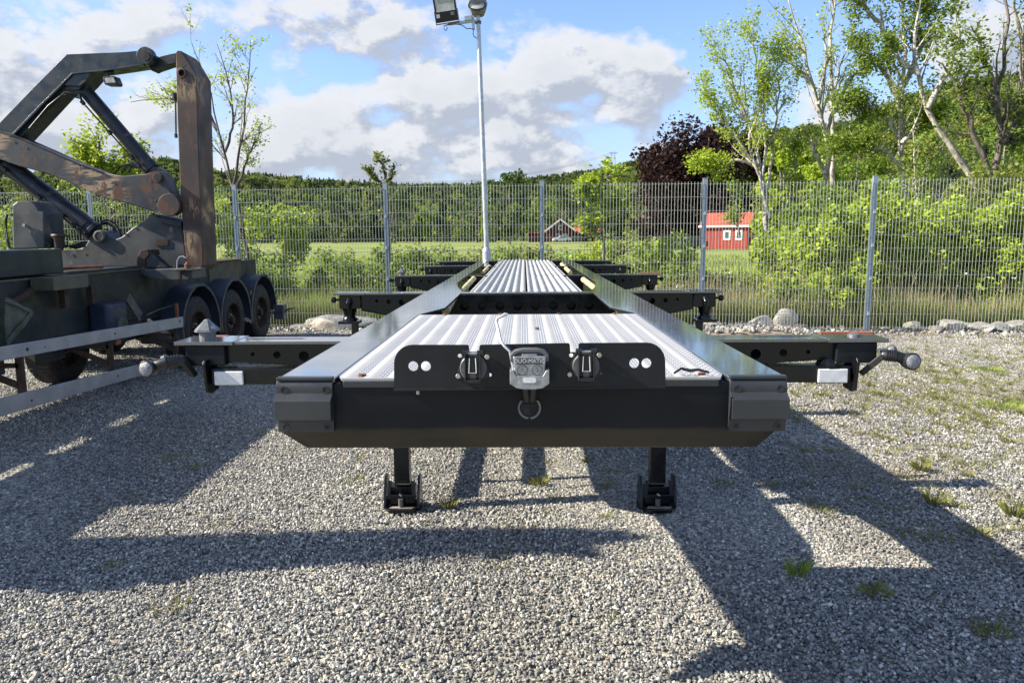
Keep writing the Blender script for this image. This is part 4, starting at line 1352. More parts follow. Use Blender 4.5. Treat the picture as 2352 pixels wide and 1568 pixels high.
g1, *_ = guard_rail([(421, 727), (421, 751), (0, 797), (0, 829)])
g2, *_ = guard_rail([(340, 832), (340, 858), (0, 915), (0, 957)])
for (x, y, r_, g_) in ((63, 802, 5, g1), (103, 797, 2, g1), (264, 766, 3, g1), (413, 738, 3.4, g1), (73, 919, 3.4, g2), (271, 863, 3, g2)):
    c = ptx(x, y, XG + .001)
    obj('bolt_hole', MB().cyl(c, (1, 0, 0), r_ * c.y / F_PX * .9, .004, 12), 'brown', g_)
for (x, yt, yb) in ((-120, 840, 935), (52, 822, 906), (256, 781, 852), (404, 757, 815)):
    pb = ptx(x, yb, XG - .06)
    zt_ = ptx(x, yt, XG - .06).z
    fr_ = obj('guard_frame', MB().box(XG - .09, XG - .028, pb.y - .02, pb.y + .02, pb.z - .02, zt_ + .1), 'brown', L, bevel=.003)
    obj('brace', MB().bar((XG - .08, pb.y, pb.z + .08), (XS - .1, pb.y, zt_ - .02), .04, .05), 'brown', fr_)
    obj('cross_bar', MB().bar((XG - .06, pb.y, zt_ - .06), (XS - .1, pb.y, zt_ - .06), .04, .04), 'brown', fr_)
am = ptx(271, 785, XG - .05)
obj('side_marker', MB().box(am.x - .01, am.x + .01, am.y - .05, am.y + .05, am.z - .03, am.z + .03), 'orange', L, bevel=.004)
am = ptx(406, 712, -4.62)
obj('marker_post', MB().box(am.x - .02, am.x + .02, am.y - .02, am.y + .02, am.z - .14, am.z + .09), 'orange', L, bevel=.01)

# axles, wheels and mudguards
AX = [(10.6), (11.9), (13.2)]
for i, yy in enumerate(AX):
    wheel('wheel', -4.83, yy, .5, .5, .34, 1, L)
    wheel('wheel', -6.75, yy, .5, .5, .34, -1, L)
    obj('axle', MB().cyl((-5.8, yy, .5), (1, 0, 0), .07, 1.7, 12), 'frame', L, smooth=True)
    for (x0, x1) in ((-5.20, -4.62), (-7.0, -6.4)):
        n = 26
        out_ = [(yy + .64 * math.cos(R(t_)), .53 + .64 * math.sin(R(t_))) for t_ in np.linspace(-12, 192, n)]
        inn_ = [(yy + .622 * math.cos(R(t_)), .53 + .622 * math.sin(R(t_))) for t_ in np.linspace(192, -12, n)]
        mg = obj('mudguard', MB().plate_x([out_ + inn_], x0, x1), 'fender', L, bevel=.004)
        lip_o = [(yy + .646 * math.cos(R(t_)), .53 + .646 * math.sin(R(t_))) for t_ in np.linspace(-14, 194, n)]
        lip_i = [(yy + .60 * math.cos(R(t_)), .53 + .60 * math.sin(R(t_))) for t_ in np.linspace(194, -14, n)]
        xl = x1 if x1 > -5 else x0
        obj('mudguard_lip', MB().plate_x([lip_o + lip_i], xl - .008, xl + .010), 'fender', mg, bevel=.004)
    if i == 2:
        obj('side_marker', MB().box(-4.64, -4.61, yy - .66, yy - .62, .86, .92), 'orange', L)
wheel('wheel', -5.95, 9.35, .48, .48, .34, 1, L)
rl = pt(644, 716, 13.9)
tl = obj('rear_lamp_box', MB().box(rl.x - .10, rl.x + .09, 13.8, 14.0, rl.z - .13, rl.z + .14), 'castdark', L, bevel=.01)
obj('lamp_cable', MB().tube([rl + Vector((.09, 0, 0)), rl + Vector((.14, 0, .05)), rl + Vector((.20, 0, .06)), rl + Vector((.26, 0, .065))], .014, 8), 'plastic', tl, smooth=True)
obj('lamp_step', MB().box(rl.x - .115, rl.x + .10, 13.78, 13.8, rl.z - .0, rl.z + .015), 'castdark', tl)
# the fore crane unit, twin of the rear one, stands on the same frame nearer the camera
for p_ in crane_parts + [sb]:
    c = copy_tree(p_, L)
    c.location = p_.location + Vector((-.95, -6.65, 0))
    if p_ is ms:                             # unseen fore mast, thinned toward its head to narrow its cast shadow
        c.data = ms.data.copy()
        ys = [v.co.y for v in c.data.vertices]
        ym = (min(ys) + max(ys)) / 2
        for v in c.data.vertices:
            v.co.y = ym + (v.co.y - ym) * (1.0 - .85 * min(max((v.co.z - 1.3) / 2.8, 0), 1))


# ------------------------------------------------------------ mesh fence
FZ0, FZ1 = .10, 2.74
fence = thing('wire_fence', 'tall galvanised double wire mesh fence on grey posts along the yard edge', 'fence', (0, 14.4, 0))
fdir = Vector((1, -.078, 0)).normalized()
me_post = None
for i in range(-5, 6):
    x = .34 + 3.0 * i
    c = Vector((x, fence_y(x), 0))
    if me_post is None:
        p_ = obj('fence_post', MB().box(-.042, .042, -.03, .03, -.1, 2.83).box(-.045, .045, -.033, .033, 2.83, 2.838), 'post', None, bevel=.004)
        me_post = p_
        attach(p_, fence, c)
    else:
        p_ = bpy.data.objects.new('fence_post', me_post.data)
        COL.objects.link(p_)
        attach(p_, fence, c)
    p_.rotation_euler.z = math.atan2(fdir.y, fdir.x)
hw = MB().tube([(.06, 0, 0), (2.945, -.078 * 2.9, 0)], .0052, 5)
hw_me = None
vw_me = None
nvw = 0
rest = []
nH = 12
for i in range(-5, 5):
    x0 = .34 + 3.0 * i
    y0 = fence_y(x0) - .04
    dz = rnd.uniform(-.02, .02)
    for j in range(nH):
        z = FZ0 + dz + (FZ1 - FZ0) * j / (nH - 1)
        if hw_me is None:
            o_ = obj('horizontal_wire', hw, 'wire')
            hw_me = o_.data
        else:
            o_ = bpy.data.objects.new('horizontal_wire', hw_me)
            COL.objects.link(o_)
        attach(o_, fence, (x0, y0, z))
    nv = 49
    for v in range(nv):
        xx = .085 + (2.945 - .11) * v / (nv - 1)
        if -2 <= i <= 2 and nvw < 300:
            if vw_me is None:
                o_ = obj('vertical_wire', MB().tube([(0, 0, FZ0 - .03), (0, 0, FZ1 + .035)], .0038, 4), 'wire')
                vw_me = o_.data
            else:
                o_ = bpy.data.objects.new('vertical_wire', vw_me)
                COL.objects.link(o_)
            attach(o_, fence, (x0 + xx, y0 - .078 * xx - .009, dz))
            nvw += 1
        else:
            rest.append((x0 + xx, y0 - .078 * xx - .009, dz))
mb = MB()
for (x, y, dz) in rest:
    mb.tube([(x, y, FZ0 - .03 + dz), (x, y, FZ1 + .035 + dz)], .0044, 4)
o_ = obj('outer_vertical_wires', mb, 'wire', fence)
o_['kind'] = 'stuff'
for i in range(-4, 5):
    x = .34 + 3.0 * i
    for z in (.35, 1.0, 1.6, 2.2):
        o_ = obj('panel_clip', MB().box(-.02, .02, -.012, .012, -.03, .03), 'galv') if (i == -4 and z == .35) else bpy.data.objects.new('panel_clip', clip_me)
        if i == -4 and z == .35:
            clip_me = o_.data
        else:
            COL.objects.link(o_)
        attach(o_, fence, (x, fence_y(x) - .045, z))

# ------------------------------------------------------------ lamp post with floodlight
LY = 13.95
pb = pt(1118.5, 700, LY)
ptop = pt(1098, 34, LY)
pj = pt(1117.5, 572, LY)
lpst = thing('lamp_post', 'slim galvanised lamp post with grey lantern and side-mounted floodlight behind trailer', 'lamp post', (pb.x, LY, 0))
base_p = Vector((pb.x + .02, LY, 0))
obj('pole', MB().tube([pj + Vector((0, 0, -.05)), pj + Vector((0, 0, .08)), pj.lerp(ptop, .5), ptop], [.05, .047, .043, .036], 20), 'galv', lpst, smooth=True)
obj('pole_base', MB().tube([base_p, pj + Vector((0, 0, -.06)), pj + Vector((0, 0, .0)), pj + Vector((0, 0, .03))], [.082, .079, .072, .048], 20), 'galv', lpst, smooth=True)
hc = pt(1097, 15, LY)
kk = LY / F_PX
dome = MB()
prof2 = [(0, -17.5), (10, -17.5), (19, -4), (20.5, 6), (17, 13), (10, 17), (0, 18)]
# lantern head: an oval bowl leaning toward the yard
V, Fq = [], []
nu = 28
rings = [(0.0, 13.5, -19), (.02, 15.5, -15), (.0, 19.5, -4), (0, 21.5, 5), (.0, 19, 12), (0, 12, 16.5), (0, 1, 18)]
for (oy, rx, z) in rings:
    for i in range(nu):
        a = 2 * math.pi * i / nu
        V.append((hc.x + rx * kk * math.cos(a), LY + oy + rx * kk * 1.25 * math.sin(a), hc.z + z * kk))
fs = [(j * nu + i, j * nu + (i + 1) % nu, (j + 1) * nu + (i + 1) % nu, (j + 1) * nu + i) for j in range(len(rings) - 1) for i in range(nu)]
fs += [tuple(range(nu))[::-1], tuple((len(rings) - 1) * nu + i for i in range(nu))]
head = obj('lantern', MB().add(V, fs), 'lampbody', lpst, smooth=True)
gl = MB().tube([hc + Vector((0, -20 * kk, 7 * kk)), hc + Vector((0, -27 * kk, 6 * kk))], [1, 1], 24)
gl.v = []
gl.f = []
V = []
gc = hc + Vector((0, -.165, -.032))
for (r_, off) in ((17.5, .0), (15.5, -.02), (10, -.035), (0.1, -.04)):
    for i in range(24):
        a = 2 * math.pi * i / 24
        V.append(gc + Vector((r_ * kk * math.cos(a), off + r_ * kk * .62 * math.sin(a) * .7, r_ * kk * .62 * math.sin(a))))
fs = [(j * 24 + i, j * 24 + (i + 1) % 24, (j + 1) * 24 + (i + 1) % 24, (j + 1) * 24 + i) for j in range(3) for i in range(24)]
obj('glass_bowl', MB().add(V, fs), 'glass', head, smooth=True)
obj('bowl_rim', MB().tube([gc + Vector((18 * kk * math.cos(a), 18 * kk * .434 * math.sin(a) * 1.0, 18 * kk * .62 * math.sin(a))) for a in np.linspace(0, 2 * math.pi, 25)], .014, 6, cap=False), 'rubber', head, smooth=True)
obj('pole_collar', MB().cyl(pt(1098.3, 52, LY), (0, 0, 1), .055, .05, 16), 'castdark', lpst)


def lq(x, y, dy=0.0):
    p = pt(x, y, LY)
    p.y += dy
    return p


arm_ = obj('floodlight_arm', MB().bar(lq(1030, 57, -.03), lq(1088, 50, -.03), .05, .045), 'galv', lpst, bevel=.004)
obj('arm_plate', MB().bar(lq(1086, 38, -.03), lq(1088, 70, -.03), .05, .03), 'galv', arm_, bevel=.003)
obj('clamp_band', MB().bar(lq(1088, 50, -.0), lq(1097, 50, .0), .12, .03), 'galv', arm_)
obj('junction_box', MB().bar(lq(1068, 46, -.06), lq(1084, 44, -.06), .08, .07), 'white', arm_, bevel=.008)
obj('cable', MB().tube([lq(*p, -.05) for p in [(1031, 58), (1020, 62), (1021, 69), (1025, 73), (1028, 68), (1026, 60), (1045, 57), (1062, 60), (1072, 68), (1080, 68), (1088, 69), (1087, 80), (1089, 86), (1095, 90)]], .008, 6), 'plastic', arm_, smooth=True)
# floodlight: a flat black case tipped down toward the yard
fl0 = [lq(1004, 57, -.04), lq(1054, 49, -.04)]
e1 = (fl0[1] - fl0[0])
wdt = e1.length
e1.normalize()
upv = (lq(998, 0, -.04) - lq(1006, 55, -.04)).normalized()
upv = (upv + Vector((0, -.28, 0))).normalized()
nv_ = e1.cross(upv).normalized()
if nv_.y > 0:
    nv_ = -nv_
FO = fl0[0]


def fq(u, v, w):
    return FO + e1 * (u * wdt) + upv * (v * wdt) + nv_ * w


def fbox(u0, u1, v0, v1, w0, w1):
    v_ = [fq(u, v, w) for w in (w0, w1) for u, v in ((u0, v0), (u1, v0), (u1, v1), (u0, v1))]
    return MB().add(v_, [(0, 1, 2, 3), (7, 6, 5, 4), (0, 4, 5, 1), (1, 5, 6, 2), (2, 6, 7, 3), (3, 7, 4, 0)])


fl_ = obj('floodlight', fbox(0, 1, .02, .46, -.02, .07), 'plastic', arm_, bevel=.008)
hd = obj('light_frame', fbox(0, .07, .46, 1.55, -.02, .08), 'plastic', arm_, bevel=.004)
obj('light_frame', fbox(.93, 1, .46, 1.55, -.02, .08), 'plastic', arm_, bevel=.004)
obj('light_frame', fbox(0, 1, 1.5, 1.58, -.02, .08), 'plastic', arm_, bevel=.004)
obj('reflector_pan', fbox(.07, .93, .46, 1.5, -.01, .0), 'alu', arm_)
obj('pan_wall', fbox(.08, .92, .46, .56, .0, .06), 'reflector', arm_)
obj('led_plate', fbox(.2, .86, .80, 1.35, .0, .02), 'galv', arm_, bevel=.003)
obj('bright_strip', fbox(.12, .90, .56, .74, .0, .012), 'reflector', arm_)
obj('spec_label', fbox(.04, .20, .22, .38, .070, .0712), 'white', fl_)
obj('stirrup', fbox(-.03, 1.03, -.06, -.01, .0, .05), 'castdark', arm_)
obj('stirrup', fbox(-.035, -.01, -.06, .5, .0, .05), 'castdark', arm_)
obj('stirrup', fbox(1.01, 1.035, -.06, .5, .0, .05), 'castdark', arm_)
for r_, s_ in ((.36, '50W'), (.29, 'IP65')):
    p = fq(.78, r_, .0712)
    tt = text('lettering', s_, .035, (0, 0, 0), 'white', None, .0003)
    bas = Matrix((e1, upv, nv_ * 1)).transposed()
    if bas.determinant() < 0:
        bas = Matrix((e1, upv, e1.cross(upv))).transposed()
    tt.rotation_euler = bas.to_euler()
    tt.parent = fl_
    tt.location = p

# ------------------------------------------------------------ gravel stones (real geometry, too many to count)
def gn_instances(name, pts_, rot, scl, make_source, mat, idx=None, nsrc=1):
    """one object: a cloud of points that a node tree turns into instances"""
    me = bpy.data.meshes.new(name)
    me.vertices.add(len(pts_))
    me.vertices.foreach_set('co', np.asarray(pts_, dtype=np.float32).ravel())
    a = me.attributes.new('rot', 'FLOAT_VECTOR', 'POINT')
    a.data.foreach_set('vector', np.asarray(rot, dtype=np.float32).ravel())
    a = me.attributes.new('scl', 'FLOAT_VECTOR', 'POINT')
    a.data.foreach_set('vector', np.asarray(scl, dtype=np.float32).ravel())
    if idx is not None:
        a = me.attributes.new('idx', 'INT', 'POINT')
        a.data.foreach_set('value', np.asarray(idx, dtype=np.int32))
    o_ = bpy.data.objects.new(name, me)
    COL.objects.link(o_)
    g = bpy.data.node_groups.new(name, 'GeometryNodeTree')
    g.interface.new_socket('Geometry', in_out='INPUT', socket_type='NodeSocketGeometry')
    g.interface.new_socket('Geometry', in_out='OUTPUT', socket_type='NodeSocketGeometry')
    gi = g.nodes.new('NodeGroupInput')
    go = g.nodes.new('NodeGroupOutput')
    m2p = g.nodes.new('GeometryNodeMeshToPoints')
    g.links.new(gi.outputs[0], m2p.inputs[0])
    iop = g.nodes.new('GeometryNodeInstanceOnPoints')
    g.links.new(m2p.outputs[0], iop.inputs['Points'])
    src = make_source(g)
    g.links.new(src, iop.inputs['Instance'])

    def attr(nm, ty):
        n_ = g.nodes.new('GeometryNodeInputNamedAttribute')
        n_.data_type = ty
        n_.inputs[0].default_value = nm
        return n_.outputs[0]
    e2r = g.nodes.new('FunctionNodeEulerToRotation')
    g.links.new(attr('rot', 'FLOAT_VECTOR'), e2r.inputs[0])
    g.links.new(e2r.outputs[0], iop.inputs['Rotation'])
    g.links.new(attr('scl', 'FLOAT_VECTOR'), iop.inputs['Scale'])
    if idx is not None:
        iop.inputs['Pick Instance'].default_value = True
        g.links.new(attr('idx', 'INT'), iop.inputs['Instance Index'])
    g.links.new(iop.outputs[0], go.inputs[0])
    md = o_.modifiers.new('instances', 'NODES')
    md.node_group = g
    return o_


def stone_source(g):
    j = g.nodes.new('GeometryNodeMeshIcoSphere')
    j.inputs['Radius'].default_value = 1.0
    j.inputs['Subdivisions'].default_value = 1
    # knock the ball out of shape
    sp = g.nodes.new('GeometryNodeSetPosition')
    nz = g.nodes.new('ShaderNodeTexNoise')
    nz.inputs['Scale'].default_value = 1.3
    vm = g.nodes.new('ShaderNodeVectorMath')
    vm.operation = 'SUBTRACT'
    vm.inputs[1].default_value = (.5, .5, .5)
    g.links.new(nz.outputs['Color'], vm.inputs[0])
    vs_ = g.nodes.new('ShaderNodeVectorMath')
    vs_.operation = 'SCALE'
    vs_.inputs['Scale'].default_value = 1.5
    g.links.new(vm.outputs[0], vs_.inputs[0])
    g.links.new(j.outputs[0], sp.inputs[0])
    g.links.new(vs_.outputs[0], sp.inputs['Offset'])
    ss = g.nodes.new('GeometryNodeSetShadeSmooth')
    ss.inputs['Shade Smooth'].default_value = False
    g.links.new(sp.outputs[0], ss.inputs[0])
    sm = g.nodes.new('GeometryNodeSetMaterial')
    sm.inputs['Material'].default_value = M['stone']
    g.links.new(ss.outputs[0], sm.inputs[0])
    return sm.outputs[0]


P = []
for (y0, y1, dens) in ((2.2, 4.0, 5200), (4.0, 6.0, 3900), (6.0, 9.0, 2100), (9.0, 14.6, 800)):
    w = .78 * y1 + .5
    n = int(dens * 2 * w * (y1 - y0))
    x = nr.uniform(-w, w, n)
    y = nr.uniform(y0, y1, n)
    keep = np.abs(x) < .76 * y + .5
    x, y = x[keep], y[keep]
    pn = np.sin(x * 1.1 + 1.7 * np.sin(y * .8)) * np.sin(y * 1.3 + .8 * np.sin(x * 1.9))
    kp = nr.uniform(0, 1, len(x)) > np.clip((pn - .35) * 1.1, 0, .55) * (x > .5) * (y > 3.2)
    x, y = x[kp], y[kp]
    s_ = (.0044 + .0105 * nr.beta(1.2, 5.0, len(x))) * (1 + .10 * max(0, (y0 - 3)) / 3)
    P.append(np.stack([x, y, nr.uniform(-.2, .65, len(x)) * s_, s_], 1))
P = np.concatenate(P)
scl = P[:, 3:4] * nr.uniform(.62, 1.35, (len(P), 3))
rot = nr.uniform(0, 6.28, (len(P), 3))
gs = gn_instances('gravel_stones', P[:, :3], rot, scl, stone_source, 'stone')
tag(gs, 'loose crushed grey gravel covering the yard', 'gravel', kind='stuff')


# ------------------------------------------------------------ plants
def leaves(name, C, size, mat, parent, aspect=.55, up=.35, rs=None):
    """diamond leaves round the points C"""
    rs = rs or nr
    n = len(C)
    a = rs.normal(size=(n, 3))
    a[:, 2] *= .6
    a /= np.linalg.norm(a, axis=1, keepdims=True)
    nn = rs.normal(size=(n, 3))
    nn[:, 2] = np.abs(nn[:, 2]) + up
    b_ = np.cross(a, nn)
    b_ /= np.linalg.norm(b_, axis=1, keepdims=True) + 1e-9
    s_ = size * rs.uniform(.6, 1.35, (n, 1))
    V = np.stack([C - a * s_ * .5, C + b_ * s_ * aspect * .5, C + a * s_ * .5, C - b_ * s_ * aspect * .5], 1).reshape(-1, 3)
    Fq = np.arange(4 * n).reshape(n, 4)
    return np_mesh(name, V, Fq, mat, parent)


def tubes_np(paths, sides=5):
    V, Fq = [], []
    o_ = 0
    for path, rad in paths:
        n = len(path)
        d = np.gradient(path, axis=0)
        d /= np.linalg.norm(d, axis=1, keepdims=True) + 1e-9
        ref = np.array([1.0, .1, 0.05])
        s_ = np.cross(d, ref)
        s_ /= np.linalg.norm(s_, axis=1, keepdims=True) + 1e-9
        u = np.cross(s_, d)
        sd_ = sides if rad[0] > .02 else 3
        an = np.arange(sd_) * 2 * np.pi / sd_
        ring = path[:, None, :] + (s_[:, None, :] * np.cos(an)[None, :, None] + u[:, None, :] * np.sin(an)[None, :, None]) * rad[:, None, None]
        V.append(ring.reshape(-1, 3))
        idx = np.arange(n * sd_).reshape(n, sd_) + o_
        q = np.stack([idx[:-1], np.roll(idx, -1, 1)[:-1], np.roll(idx, -1, 1)[1:], idx[1:]], -1).reshape(-1, 4)
        Fq.append(q)
        o_ += n * sd_
    return np.concatenate(V), np.concatenate(Fq)


def branches(rs, start_paths, levels, kids, ratio, spread, wig, up, seg=.35, kid_from=.3, droop=0.0):
    """grow child branches off the given limb paths; returns all paths and twig points"""
    out_ = list(start_paths)
    cur = list(start_paths)
    tips = []
    for lv in range(levels):
        nxt = []
        for path, rad in cur:
            Lp = np.linalg.norm(np.diff(path, axis=0), axis=1).sum()
            nk_ = max(2, int(kids[lv] * rs.uniform(.75, 1.25)))
            for _ in range(nk_):
                t_ = rs.uniform(kid_from if lv == 0 else .15, .98)
                f_ = t_ * (len(path) - 1)
                i_ = min(int(f_), len(path) - 2)
                p = path[i_] + (path[i_ + 1] - path[i_]) * (f_ - i_)
                r_ = (rad[i_] + (rad[i_ + 1] - rad[i_]) * (f_ - i_))
                dm_ = path[i_ + 1] - path[i_]
                dm_ = dm_ / (np.linalg.norm(dm_) + 1e-9)
                sidev = rs.normal(size=3)
                sidev -= dm_ * sidev.dot(dm_)
                sidev /= np.linalg.norm(sidev) + 1e-9
                an = R(rs.uniform(*spread))
                d_ = dm_ * math.cos(an) + sidev * math.sin(an)
                ln = Lp * ratio[lv] * rs.uniform(.6, 1.2) * (1.15 - .6 * t_)
                n_ = max(3, int(ln / seg))
                pp = [p]
                for _k in range(n_):
                    d_ = d_ + rs.normal(size=3) * wig + np.array([0, 0, up - droop * (lv + 1)])
                    d_ /= np.linalg.norm(d_)
                    pp.append(pp[-1] + d_ * ln / n_)
                pp = np.array(pp)
                rr = np.linspace(max(r_ * .6, .004), .0035, len(pp))
                nxt.append((pp, rr))
        out_ += nxt
        cur = nxt
    for path, _ in cur:
        tips.append(path[len(path) // 3:])
    return out_, np.concatenate(tips)


def px_path(pts_, Y, r0, r1, rs, n=14, dy=0.0):
    """limb through picture points at distance Y, resampled with a little wander"""
    P_ = np.array([list(pt(x, y, Y + dy * i / max(1, len(pts_) - 1))) for i, (x, y) in enumerate(pts_)])
    t_ = np.linspace(0, 1, len(P_))
    tt = np.linspace(0, 1, n)
    Q = np.stack([np.interp(tt, t_, P_[:, k]) for k in range(3)], 1)
    Q[1:-1] += rs.normal(size=(n - 2, 3)) * r0 * .35
    return Q, np.linspace(r0, r1, n)


def tree(name, label, cat, limbs, Y, seed, bark, leafm, nleaf, lsize, r0=.12, r1=.02, levels=2, kids=(14, 5), ratio=(.32, .4), spread=(30, 65), wig=.12, up=.08,
         kid_from=.3, jitter=.18, group=None, seg=.35, dy=0, droop=0, extra=None):
    rs = np.random.RandomState(seed)
    paths = []
    for i, Lm in enumerate(limbs):
        k_ = 1.0 if i == 0 else .8
        paths.append(px_path(Lm, Y + rs.uniform(-.4, .4) * (i > 0), r0 * k_, r1, rs, dy=dy))
    allp, tips = branches(rs, paths, levels, kids, ratio, spread, wig, up, seg, kid_from, droop)
    base = paths[0][0][0]
    t_ = thing(name, label, cat, (float(base[0]), float(base[1]), 0), group)
    V, Fq = tubes_np(allp)
    tr = np_mesh('trunk', V, Fq, bark, t_, smooth=True)
    if nleaf:
        # leaves gather in sprays at a share of the twig points
        cl = tips[rs.randint(0, len(tips), max(1, nleaf // 7))]
        C = cl[rs.randint(0, len(cl), nleaf)] + rs.normal(size=(nleaf, 3)) * jitter
        leaves('crown', C, lsize, leafm, t_, rs=rs)
    return t_


def bush(name, label, cx, cy, w, h, Y, seed, leafm, n, lsize, dep=None, group=None, z0=None, cat='bush', lumps=16, stems=10):
    """leafy shrub: stems and many leaves gathered in lumps; cx = picture x of its middle, w and h in metres"""
    rs = np.random.RandomState(seed)
    c = pt(cx, cy, Y)
    x0, zb = c.x, 0.0 if z0 is None else z0
    dep = dep or w * .7
    t_ = thing(name, label, cat, (x0, Y, zb), group)
    paths = []
    lc = []
    for i in range(lumps):
        a = rs.uniform(0, 6.28)
        rr = rs.uniform(.15, 1) ** .6
        hh = rs.uniform(.12, .92)
        k_ = math.sqrt(max(.05, 1 - (hh - .35) ** 2 / .5))
        lc.append((x0 + math.cos(a) * rr * w / 2 * k_, Y + math.sin(a) * rr * dep / 2 * k_, zb + hh * h, w * rs.uniform(.09, .18)))
    lc = np.array(lc)
    for i in range(stems):
        e = lc[rs.randint(len(lc))]
        s_ = np.array([x0 + rs.uniform(-.2, .2) * w * .5, Y + rs.uniform(-.2, .2) * dep * .5, zb - .05])
        tt = np.linspace(0, 1, 7)[:, None]
        p = s_ + (e[:3] - s_) * tt + np.array([0, 0, 1.0]) * (np.sin(tt * np.pi) * h * .08) + rs.normal(size=(7, 3)) * .03
        paths.append((p, np.linspace(.022, .004, 7)))
    al, tips = branches(rs, paths, 1, (4,), (.4,), (25, 60), .15, .1, .2)
    V, Fq = tubes_np(al, 4)
    np_mesh('stems', V, Fq, 'bark_grey', t_)
    i_ = rs.randint(0, len(lc), n)
    d_ = rs.normal(size=(n, 3))
    d_ /= np.linalg.norm(d_, axis=1, keepdims=True)
    C = lc[i_, :3] + d_ * (lc[i_, 3:4] * rs.uniform(.3, 1.25, (n, 1)) ** .7) * np.array([1, 1, 1.15])
    C[:, 2] = np.maximum(C[:, 2], zb + .03)
    leaves('foliage', C, lsize, leafm, t_, aspect=.7, rs=rs)
    return t_


# --- grass and dry stalks: bands beyond the fence
def blades(name, label, regions, mat, seed, cat='grass'):
    rs = np.random.RandomState(seed)
    B = []
    for (x0, x1, y0, y1, n, h0, h1, wd) in regions:
        x = rs.uniform(x0, x1, n)
        y = rs.uniform(y0, y1, n)
        cl = np.sin(x * 2.1 + 1.3 * np.sin(y * 1.7)) * np.cos(y * 1.9 + x * .6)
        h = rs.uniform(h0, h1, n) * (1 + .35 * cl)
        B.append(np.stack([x, np.where(y < fence_y(x) + .5, fence_y(x) + .5 + rs.uniform(0, 1.2, n), y), h, np.full(n, wd)], 1))
    B = np.concatenate(B)
    n = len(B)
    az_ = rs.uniform(0, 6.28, n)
    lean = rs.normal(size=(n, 2)) * .22 * B[:, 2:3]
    wv_ = np.stack([np.cos(az_), np.sin(az_)], 1) * B[:, 3:4]
    b0 = np.concatenate([B[:, :2] - wv_, np.full((n, 1), -.03)], 1)
    b1 = np.concatenate([B[:, :2] + wv_, np.full((n, 1), -.03)], 1)
    m1 = np.concatenate([B[:, :2] + wv_ * .7 + lean * .35, B[:, 2:3] * .6], 1)
    m0 = np.concatenate([B[:, :2] - wv_ * .7 + lean * .35, B[:, 2:3] * .6], 1)
    tp_ = np.concatenate([B[:, :2] + lean, B[:, 2:3]], 1)
    tp2 = tp_ + np.concatenate([wv_ * .1, np.zeros((n, 1))], 1)
    V = np.stack([b0, b1, m1, m0, tp2, tp_], 1).reshape(-1, 3)
    i_ = np.arange(n)[:, None] * 6
    Fq = np.concatenate([i_ + np.array([[0, 1, 2, 3]]), i_ + np.array([[3, 2, 4, 5]])], 1).reshape(-1, 4)
    o_ = np_mesh(name, V, Fq, mat)
    tag(o_, label, cat, kind='stuff')
    return o_


blades('meadow_grass', 'tall green grass and weeds growing beyond the fence', [
    (-13, 15, 13.3, 19, 52000, .22, .62, .007), (-20, 22, 19, 30, 30000, .2, .5, .014), (-36, 40, 30, 60, 22000, .12, .3, .03)], 'grass', 5)
blades('dry_grass', 'dry straw-coloured grass stalks at the foot of the fence', [
    (5, 13, 13.2, 15.5, 4500, .3, .75, .006), (-5.5, -3.4, 14.8, 15.6, 900, .25, .6, .006), (1, 5, 13.9, 16.5, 2600, .35, .9, .005), (-13, 15, 15, 22, 2000, .4, .8, .007),
(3.5, 13, 14.6, 17.5, 700, .8, 1.7, .0045), (-8, 3, 15, 19, 400, .6, 1.2, .0045)], 'dry', 6)

# white umbels scattered in the weeds on the right
rs = np.random.RandomState(9)
C = []
for _ in range(60):
    x, y = rs.uniform(1.5, 12), rs.uniform(14.6, 18)
    z = rs.uniform(.6, 1.15)
    C.append(np.array([x, y, z]) + rs.normal(size=(9, 3)) * [.05, .05, .012])
fl = leaves('cow_parsley_flowers', np.concatenate(C), .035, 'flower', None, aspect=.9, up=2)
tag(fl, 'small white umbel flowers dotted through the weeds', 'flowers', kind='stuff')

# --- weeds and tufts on the gravel
rs = np.random.RandomState(21)


def tuft_mesh(name, cx, cy, rad, h, n, mat, seed):
    r_ = np.random.RandomState(seed)
    a = r_.uniform(0, 6.28, n)
    q = r_.uniform(0, 1, n) ** .7 * rad
    bx = cx + np.cos(a) * q
    by = cy + np.sin(a) * q
    hh = r_.uniform(.4, 1, n) * h
    ln = np.stack([np.cos(a), np.sin(a)], 1) * hh[:, None] * r_.uniform(.2, .9, (n, 1))
    wv_ = np.stack([-np.sin(a), np.cos(a)], 1) * .0016
    B_ = np.stack([bx, by], 1)
    z0_ = np.zeros((n, 1))
    V = np.stack([np.concatenate([B_ - wv_, z0_], 1), np.concatenate([B_ + wv_, z0_], 1), np.concatenate([B_ + wv_ + ln * .5, hh[:, None] * .65], 1),
                  np.concatenate([B_ + ln, hh[:, None] * .95], 1)], 1).reshape(-1, 3)
    return V, np.arange(4 * n).reshape(n, 4)


TUFTS = [(1830, 1318, .045, .09, 'bright green grass tuft at the corner of the sunlit patch'),
         (2008, 1362, .07, .07, 'low green tuft in the shade below the sunlit patch'),
         (2148, 1158, .05, .11, 'grass tuft just beyond the edge of the big shadow'),
         (1237, 1112, .06, .08, 'small leafy weed between the landing legs'),
         (1030, 1166, .05, .09, 'thin grass tuft right beside the left landing leg'),
         (2275, 1455, .07, .06, 'dark green tuft in the shade at the lower right'),
         (2330, 1185, .05, .12, 'brownish seeding tuft near the right edge'),
         (2115, 1080, .05, .10, 'grass tuft right of the shadow edge, behind the other'),
         (2300, 935, .16, .16, 'broad bright green weed patch at the right edge of the yard'),
         (2265, 850, .12, .12, 'bright green weeds right of the right marker lamp'),
         (1885, 908, .09, .08, 'yellow green tuft under the right reflector'),
         (2240, 1222, .09, .05, 'flat mossy tuft at the shadow corner')]
